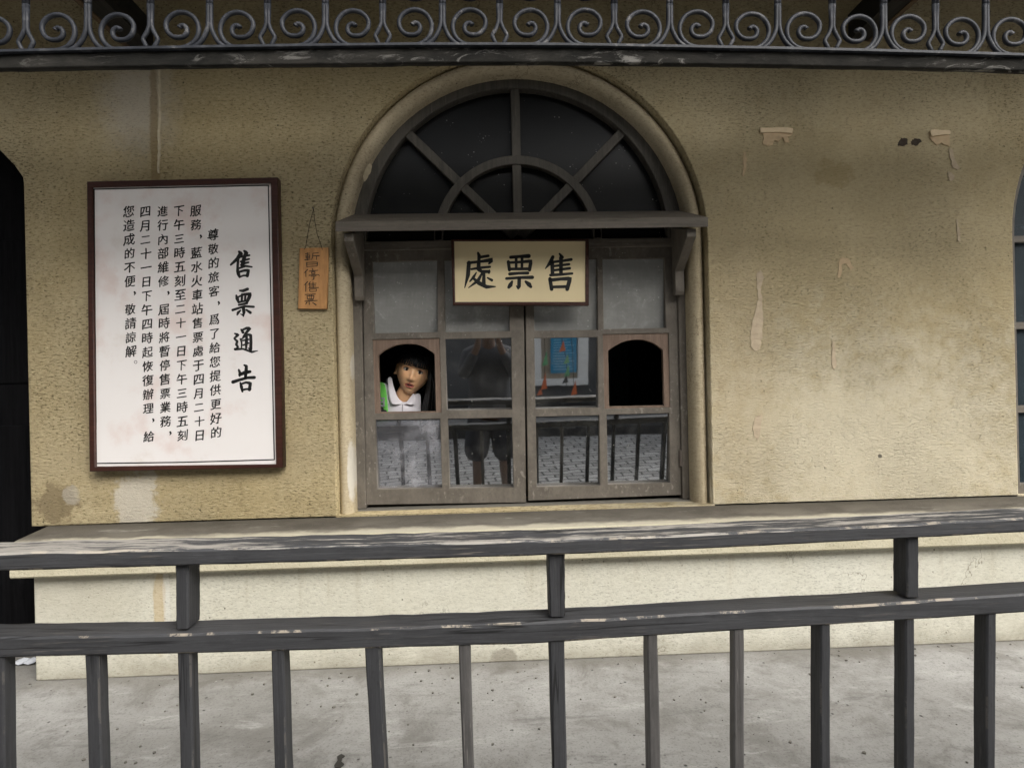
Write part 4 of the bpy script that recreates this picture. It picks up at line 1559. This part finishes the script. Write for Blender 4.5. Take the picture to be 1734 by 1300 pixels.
# fringe
for k in range(90):
    th = R(lerp(-70, 76, k/89) + rnd.uniform(-1.5, 1.5))
    edge = .020 + .004*rnd.random() + (.008 if R(-32) < th < R(-16) and rnd.random() < .5 else 0) - .012*sstep(R(45), R(74), abs(th))
    w = rnd.uniform(.0022, .0036)
    pts = []
    for s_ in range(7):
        t = s_/6
        z = lerp(.088, edge, t)
        ph = math.asin(max(-1, min(1, z/.112)))
        p = head_point(th + R(rnd.uniform(-.5, .5))*t, ph)
        d = Vector((p.x, p.y, 0)).normalized()
        pts.append((H(p + d*(.015 - .004*t + rnd.uniform(0, .0015))), w*(1 - .55*t)))
    side = ROT @ Vector((math.cos(th), math.sin(th), 0))
    out = ROT @ Vector((math.sin(th), -math.cos(th), 0))
    mb.strip([[p - side*w_, p + out*.0016, p + side*w_, p - out*.001] for p, w_ in pts])


def lock(p0, p1, p2, w0, w1, dep):
    rings = []
    for s_ in range(9):
        t = s_/8
        p = Vector(p0)*(1-t)**2 + Vector(p1)*2*t*(1-t) + Vector(p2)*t*t
        w = lerp(w0, w1, t)
        rings.append([p + Vector((w*math.cos(2*math.pi*q/10), dep*math.sin(2*math.pi*q/10), 0)) for q in range(10)])
    mb.strip(rings)


# image-right side: heavy curtain that hangs plumb beside the face
for k in range(46):
    u = rnd.random()
    a = H((lerp(.062, .080, u), lerp(-.046, .055, rnd.random()), lerp(.0, .055, rnd.random())))
    b_ = P(lerp(726, 746, u), 655, 0.)
    e_ = P(lerp(704, 746, u) + rnd.uniform(-1, 1), 745, 0.)
    yy = lerp(.235, .36, rnd.random())
    kk = (yy - CAM.y)/(0 - CAM.y)
    sc_ = lambda q: CAM + (q - CAM)*kk
    lock(a, sc_(b_), sc_(e_), rnd.uniform(.004, .008), rnd.uniform(.003, .007), .005)
# image-left side, behind the ear and over the back
for k in range(34):
    u = rnd.random()
    a = H((lerp(-.078, -.05, u), lerp(.065, .09, rnd.random()), lerp(-.02, .05, rnd.random())))
    q = P(lerp(655, 668, u), 636, 0)
    e_ = P(lerp(652, 664, u), 664, 0)
    kk = (lerp(.40, .44, rnd.random()) - CAM.y)/(0 - CAM.y)
    lock(a, CAM + (q - CAM)*kk, CAM + (e_ - CAM)*kk, .007, .008, .006)
mb.build('hair', M['hair'], girl, 0, True)

# clothes
Vs = [pel + Vector((0, 0, .02)), V[1].copy(), V[2].copy(), neck_b + Vector((0, .035, -.045))]
Es = [(0, 1), (1, 2), (2, 3)]
rs = [(.145, .115), (.132, .10), (.148, .10), (.078, .062)]
for s_ in (-1, 1):
    Vs.append(V[2] + Vector((s_*.160, 0, .035)))
    rs.append(.064)
    Es.append((2, len(Vs)-1))
    Vs.append(V[2] + Vector((s_*.192, -.012, -.09)))
    rs.append(.060)
    Es.append((len(Vs)-2, len(Vs)-1))
shirt = obj('polo_shirt', skin_body(Vs, Es, rs, 0), M['polo'], girl, 0, True)
zc = lambda x, y, Y: P(620 + x/8.125, 560 + y/8.125, Y)


def cloth_poly(name, pts, mat, parent, t=.003):
    """pts: zoom x, zoom y, depth"""
    mb = MB()
    v = [zc(x, y, Y) for x, y, Y in pts]
    mb.prism([tuple(p) for p in v], (0, t, 0))
    o = mb.build(name, mat, parent)
    return o


def cloth_grid(name, rows, mat, parent, t=.003):
    mb = MB()
    vs = [[mb.bm.verts.new(zc(x, y, Y)) for x, y, Y in r] for r in rows]
    for a, b_ in zip(vs, vs[1:]):
        for i in range(len(a)-1):
            mb.bm.faces.new((a[i], a[i+1], b_[i+1], b_[i]))
    o = mb.build(name, mat, parent, 0, True)
    so = o.modifiers.new('thick', 'SOLIDIFY')
    so.thickness = t
    ss = o.modifiers.new('sub', 'SUBSURF')
    ss.levels = ss.render_levels = 2
    return o


# the shirt front under the collar
cloth_grid('shirt_front', [[(150, 700, .345), (290, 700, .325), (420, 900, .292), (500, 985, .283), (580, 975, .286), (660, 860, .30), (760, 840, .33)],
                           [(150, 900, .33), (300, 900, .295), (420, 985, .275), (497, 1015, .268), (580, 1000, .272), (660, 985, .285), (760, 960, .31)],
                           [(150, 1060, .315), (300, 1060, .278), (420, 1060, .262), (497, 1060, .257), (580, 1060, .262), (660, 1060, .272), (760, 1060, .30)],
                           [(150, 1300, .30), (300, 1300, .27), (420, 1300, .255), (497, 1300, .25), (580, 1300, .255), (660, 1300, .265), (760, 1300, .29)]], M['polo'], girl)
cloth_grid('collar', [[(352, 628, .335), (365, 700, .322), (400, 830, .300), (445, 925, .280), (500, 1000, .262)],
                      [(318, 628, .335), (335, 740, .310), (370, 880, .285), (410, 965, .266), (470, 1005, .256)],
                      [(288, 640, .335), (300, 780, .305), (320, 920, .278), (345, 1022, .256), (430, 1008, .254)]], M['polo'], girl)
cloth_grid('collar', [[(648, 850, .300), (620, 890, .292), (585, 940, .280), (550, 975, .270), (508, 1003, .262)],
                      [(664, 860, .298), (650, 915, .284), (625, 965, .268), (585, 995, .260), (540, 1005, .257)],
                      [(676, 890, .295), (680, 950, .278), (664, 1020, .258), (610, 1012, .256), (560, 1000, .256)]], M['polo'], girl)
mb = MB()
mb.tube([zc(x, y, Y - .004) for x, y, Y in ((278, 655, .335), (286, 780, .305), (305, 920, .278), (338, 1034, .255))], .0012, 6)
mb.tube([zc(502, 1012, .252), zc(498, 1060, .250), zc(497, 1150, .247)], .0011, 6)
mb.build('trim_line', M['polo_trim'], girl)
cloth_grid('green_strap', [[(60, 690, .36), (170, 688, .335), (262, 700, .312)], [(60, 860, .33), (175, 860, .292), (285, 865, .283)],
                           [(60, 1000, .31), (180, 1000, .268), (300, 1000, .262)], [(70, 1300, .29), (195, 1300, .252), (318, 1300, .250)]], M['green'], girl, .006)
mb = MB()
for (x0, y0, x1, y1) in ((150, 918, 255, 940), (150, 1018, 255, 1042), (232, 940, 255, 1018), (150, 970, 240, 990)):
    a, b_ = zc(x0, y0, .252), zc(x1, y1, .252)
    mb.box(a.x, b_.x, .248, .258, b_.z, a.z)
mb.build('buckle', M['buckle'], girl, .001)
cloth_poly('webbing_end', [(150, 1050, .247), (235, 1050, .247), (240, 1085, .246), (280, 1092, .245), (285, 1130, .244), (150, 1130, .245)], M['black_strap'], girl, .004)
# trousers
Vs = [pel.copy()]
Es, rs = [], [(.148, .118)]
for s_ in (-1, 1):
    for p, r in ((pel + Vector((s_*.085, .01, -.07)), .105), (Vector((pel.x + s_*.095, .76, .30)), .078), (Vector((pel.x + s_*.10, .82, .09)), .062)):
        Vs.append(p)
        rs.append(r)
        Es.append((0 if len(Vs) % 3 == 2 else len(Vs)-2, len(Vs)-1))
obj('trousers', skin_body(Vs, Es, rs, 0), M['dark_cloth'], girl, 0, True)

# the photographer, seen only as a reflection in the panes
ph_ = thing('person', 'person in baggy knee-length shorts standing before the window, mirrored in its panes', 'person', (.0, -2.8, -.45))
V, E_, rad = [], [], []
ox, oy, oz = .0, -2.80, -.45
pel = Vector((ox, oy, .92 + oz))
V = [pel, Vector((ox, oy, 1.12 + oz)), Vector((ox, oy, 1.34 + oz)), Vector((ox, oy, 1.46 + oz)), Vector((ox, oy + .02, 1.56 + oz)), Vector((ox, oy + .03, 1.68 + oz))]
rad = [(.15, .11), (.14, .10), (.16, .11), (.06, .06), (.055, .06), (.085, .10)]
E_ = [(0, 1), (1, 2), (2, 3), (3, 4), (4, 5)]
for s_ in (-1, 1):
    sh = add(Vector((ox + s_*.19, oy, 1.38 + oz)), 2, .055)
    el = add(Vector((ox + s_*.24, oy + .10, 1.20 + oz)), sh, .045)
    wr = add(Vector((ox + s_*.11, oy + .20, 1.46 + oz)), el, .032)
    hd = add(Vector((ox + s_*.085, oy + .20, 1.54 + oz)), wr, (.02, .038))
    for f_ in range(4):
        a = add(V[hd] + Vector((0, .027 - .018*f_, .045)), hd, .010)
        add(V[a] + Vector((-s_*.012, 0, .03)), a, .008)
    a = add(V[hd] + Vector((0, -.042, .008)), hd, .011)
    add(V[a] + Vector((0, -.012, .028)), a, .009)
    hp = add(pel + Vector((s_*.10, 0, -.10)), 0, .10)
    kn = add(Vector((ox + s_*.125, oy + .02, .49 + oz)), hp, .06)
    an = add(Vector((ox + s_*.14, oy - .03, .02 + oz)), kn, .038)
    add(Vector((ox + s_*.15, oy + .10, -.035 + oz)), an, .03)
obj('body', skin_body(V, E_, rad, 0), plain('shaded_tan_skin', (.15, .10, .075), .6, .1), ph_, 0, True)
Vs = [Vector((ox, oy, .78 + oz)), Vector((ox, oy, .95 + oz)), Vector((ox, oy, 1.14 + oz)), Vector((ox, oy, 1.36 + oz)), Vector((ox, oy, 1.52 + oz))]
Es, rs = [(0, 1), (1, 2), (2, 3), (3, 4)], [(.22, .17), (.22, .17), (.21, .16), (.20, .15), (.09, .085)]
for s_ in (-1, 1):
    Vs += [Vector((ox + s_*.20, oy, 1.38 + oz)), Vector((ox + s_*.24, oy + .10, 1.20 + oz)), Vector((ox + s_*.125, oy + .19, 1.43 + oz))]
    rs += [.08, .065, .05]
    Es += [(3, len(Vs)-3), (len(Vs)-3, len(Vs)-2), (len(Vs)-2, len(Vs)-1)]
obj('shirt', skin_body(Vs, Es, rs, 0), plain('grey_shirt_cloth', (.075, .075, .078), .9), ph_, 0, True)
Vs, Es, rs = [pel.copy()], [], [(.18, .14)]
for s_ in (-1, 1):
    Vs += [pel + Vector((s_*.10, 0, -.14)), Vector((ox + s_*.15, oy + .02, .36 + oz))]
    rs += [.13, .13]
    Es += [(0, len(Vs)-2), (len(Vs)-2, len(Vs)-1)]
obj('shorts', skin_body(Vs, Es, rs, 0), plain('dark_shorts_cloth', (.045, .045, .05), .9), ph_, 0, True)
mb = MB()
rings = []
for j in range(1, 12):
    p = -math.pi/2 + math.pi*j/12
    rings.append([(ox + .10*math.cos(p)*math.cos(2*math.pi*i/16), oy + .02 + .115*math.cos(p)*math.sin(2*math.pi*i/16) - .01, 1.725 + oz + .09*math.sin(p)) for i in range(16)])
mb.strip(rings)
mb.build('hair', M['hair'], ph_, 0, True)

# ------------------------------------------------------------------ across the street (mirrored in the panes)
YO = -6.1
opp = thing('opposite_house', 'dark house across the cobbled street with a white framed window, mirrored in glass', 'building', (0, YO - 1, 0))
b = MB()
b.box(-11, 11, YO - .4, YO, -.45, 4.4)
b.build('wall', plain('dark_grey_wall', (.10, .10, .10), .9, .35, 1.5), opp)


def mirror_x(px, Y):
    """where a thing on plane Y must stand to be mirrored at that pixel of the panes"""
    yp_ = 2*(YS + .022) - Y
    return P(px, 640, yp_).x


def mirror_z(py, Y, px=940):
    yp_ = 2*(YS + .022) - Y
    return P(px, py + 150*(YS + .022 - Y)/(yp_ - CAM.y), yp_).z


yo = YO
wx0, wx1 = mirror_x(901, yo), mirror_x(996, yo)
wz0 = mirror_z(652, yo)
b = MB()
b.box(wx0, wx1, yo + .002, yo + .09, wz0, wz0 + .10)
b.box(wx0, wx0 + .14, yo + .002, yo + .08, wz0 + .10, wz0 + 1.3)
b.box(wx1 - .16, wx1, yo + .002, yo + .08, wz0 + .10, wz0 + 1.3)
b.box(wx0, wx1, yo + .002, yo + .08, wz0 + 1.3, wz0 + 1.42)
wfo = b.build('white_window_frame', plain('white_window_paint', (.78, .78, .76), .6, .06), opp, .01)
b = MB()
b.box(wx0 + .14, wx1 - .16, yo + .001, yo + .02, wz0 + .1, wz0 + 1.3)
b.build('shutter', plain('tan_shutter', (.42, .36, .28), .7, .15), wfo)
b = MB()
b.box(-11, 11, yo + .001, yo + .10, -.4, wz0 - .28)
b.build('dark_base', plain('dark_base_course', (.035, .033, .032), .8, .3), opp)
pz0 = mirror_z(632, yo + .12)
px0, px1 = mirror_x(934, yo + .12), mirror_x(978, yo + .12)
b = MB()
b.box(px0, px1, yo + .085, yo + .1, pz0, pz0 + .72)
po = b.build('poster', plain('blue_poster_paper', (.03, .24, .42), .5, .1), opp)
b = MB()
for k in range(16):
    z = pz0 + .05 + k*.04
    b.box(px0 + .04, px1 - .04 - .05*(k % 3), yo + .1005, yo + .102, z, z + .010)
b.build('text_lines', plain('pale_blue_print', (.25, .5, .66), .5), po)

FLAG = [('orange', (.75, .14, .035)), ('green', (.12, .45, .16))]
for n_, (lab, items) in enumerate((('string of orange and green pennants mirrored left of the blue poster', [(924, 606, 1, 24), (922, 645, 0, 28), (914, 664, 0, 10)]),
                                   ('string of pennants with orange top mirrored across the blue poster', [(953, 586, 0, 18), (960, 608, 1, 16), (961, 628, 1, 20), (958, 642, 2, 14)]),
                                   ('short lone orange pennant tail mirrored below the poster', [(973, 658, 0, 24)]))):
    yf = -5.1 + .05*n_
    pz = [Vector((mirror_x(px, yf), yf, mirror_z(py, yf))) for px, py, c, h in items]
    root = thing('pennant_string', lab, 'bunting', pz[-1], 'bunting hung across the street')
    sb = MB()
    sb.tube([pz[0] + Vector((-.05, 0, 1.2))] + [tuple(p) for p in pz] + [pz[-1] + Vector((.02, 0, -.1))], .004, 6)
    sb.build('cord', M['string'], root)
    for p, (px, py, c, h) in zip(pz, items):
        hh = h*.0079
        fb = MB()
        fb.prism([(p.x - .04, yf, p.z - hh*.55), (p.x + .04, yf, p.z - hh*.45), (p.x + .018, yf + .01, p.z + hh*.55)], (0, .004, 0))
        col = [(.62, .17, .07), (.15, .40, .20), (.05, .05, .05)][c]
        fb.build('pennant', plain(['orange_cloth', 'green_cloth', 'black_cloth'][c], col, .7, .1), root)

# things inside the room -----------------------------------------------------
q0, q1 = P(1042, 590, 1.6), P(1066, 664, 1.6)
b = MB()
b.box(q0.x - .35, q1.x, 1.6, 1.9, .02, q0.z + .5)
cab = b.build('cabinet', plain('grey_green_cabinet', (.12, .125, .11), .7, .15), None, .006)
tag(cab, 'dim grey-green cupboard standing inside, seen through the empty right hatch', 'cupboard')
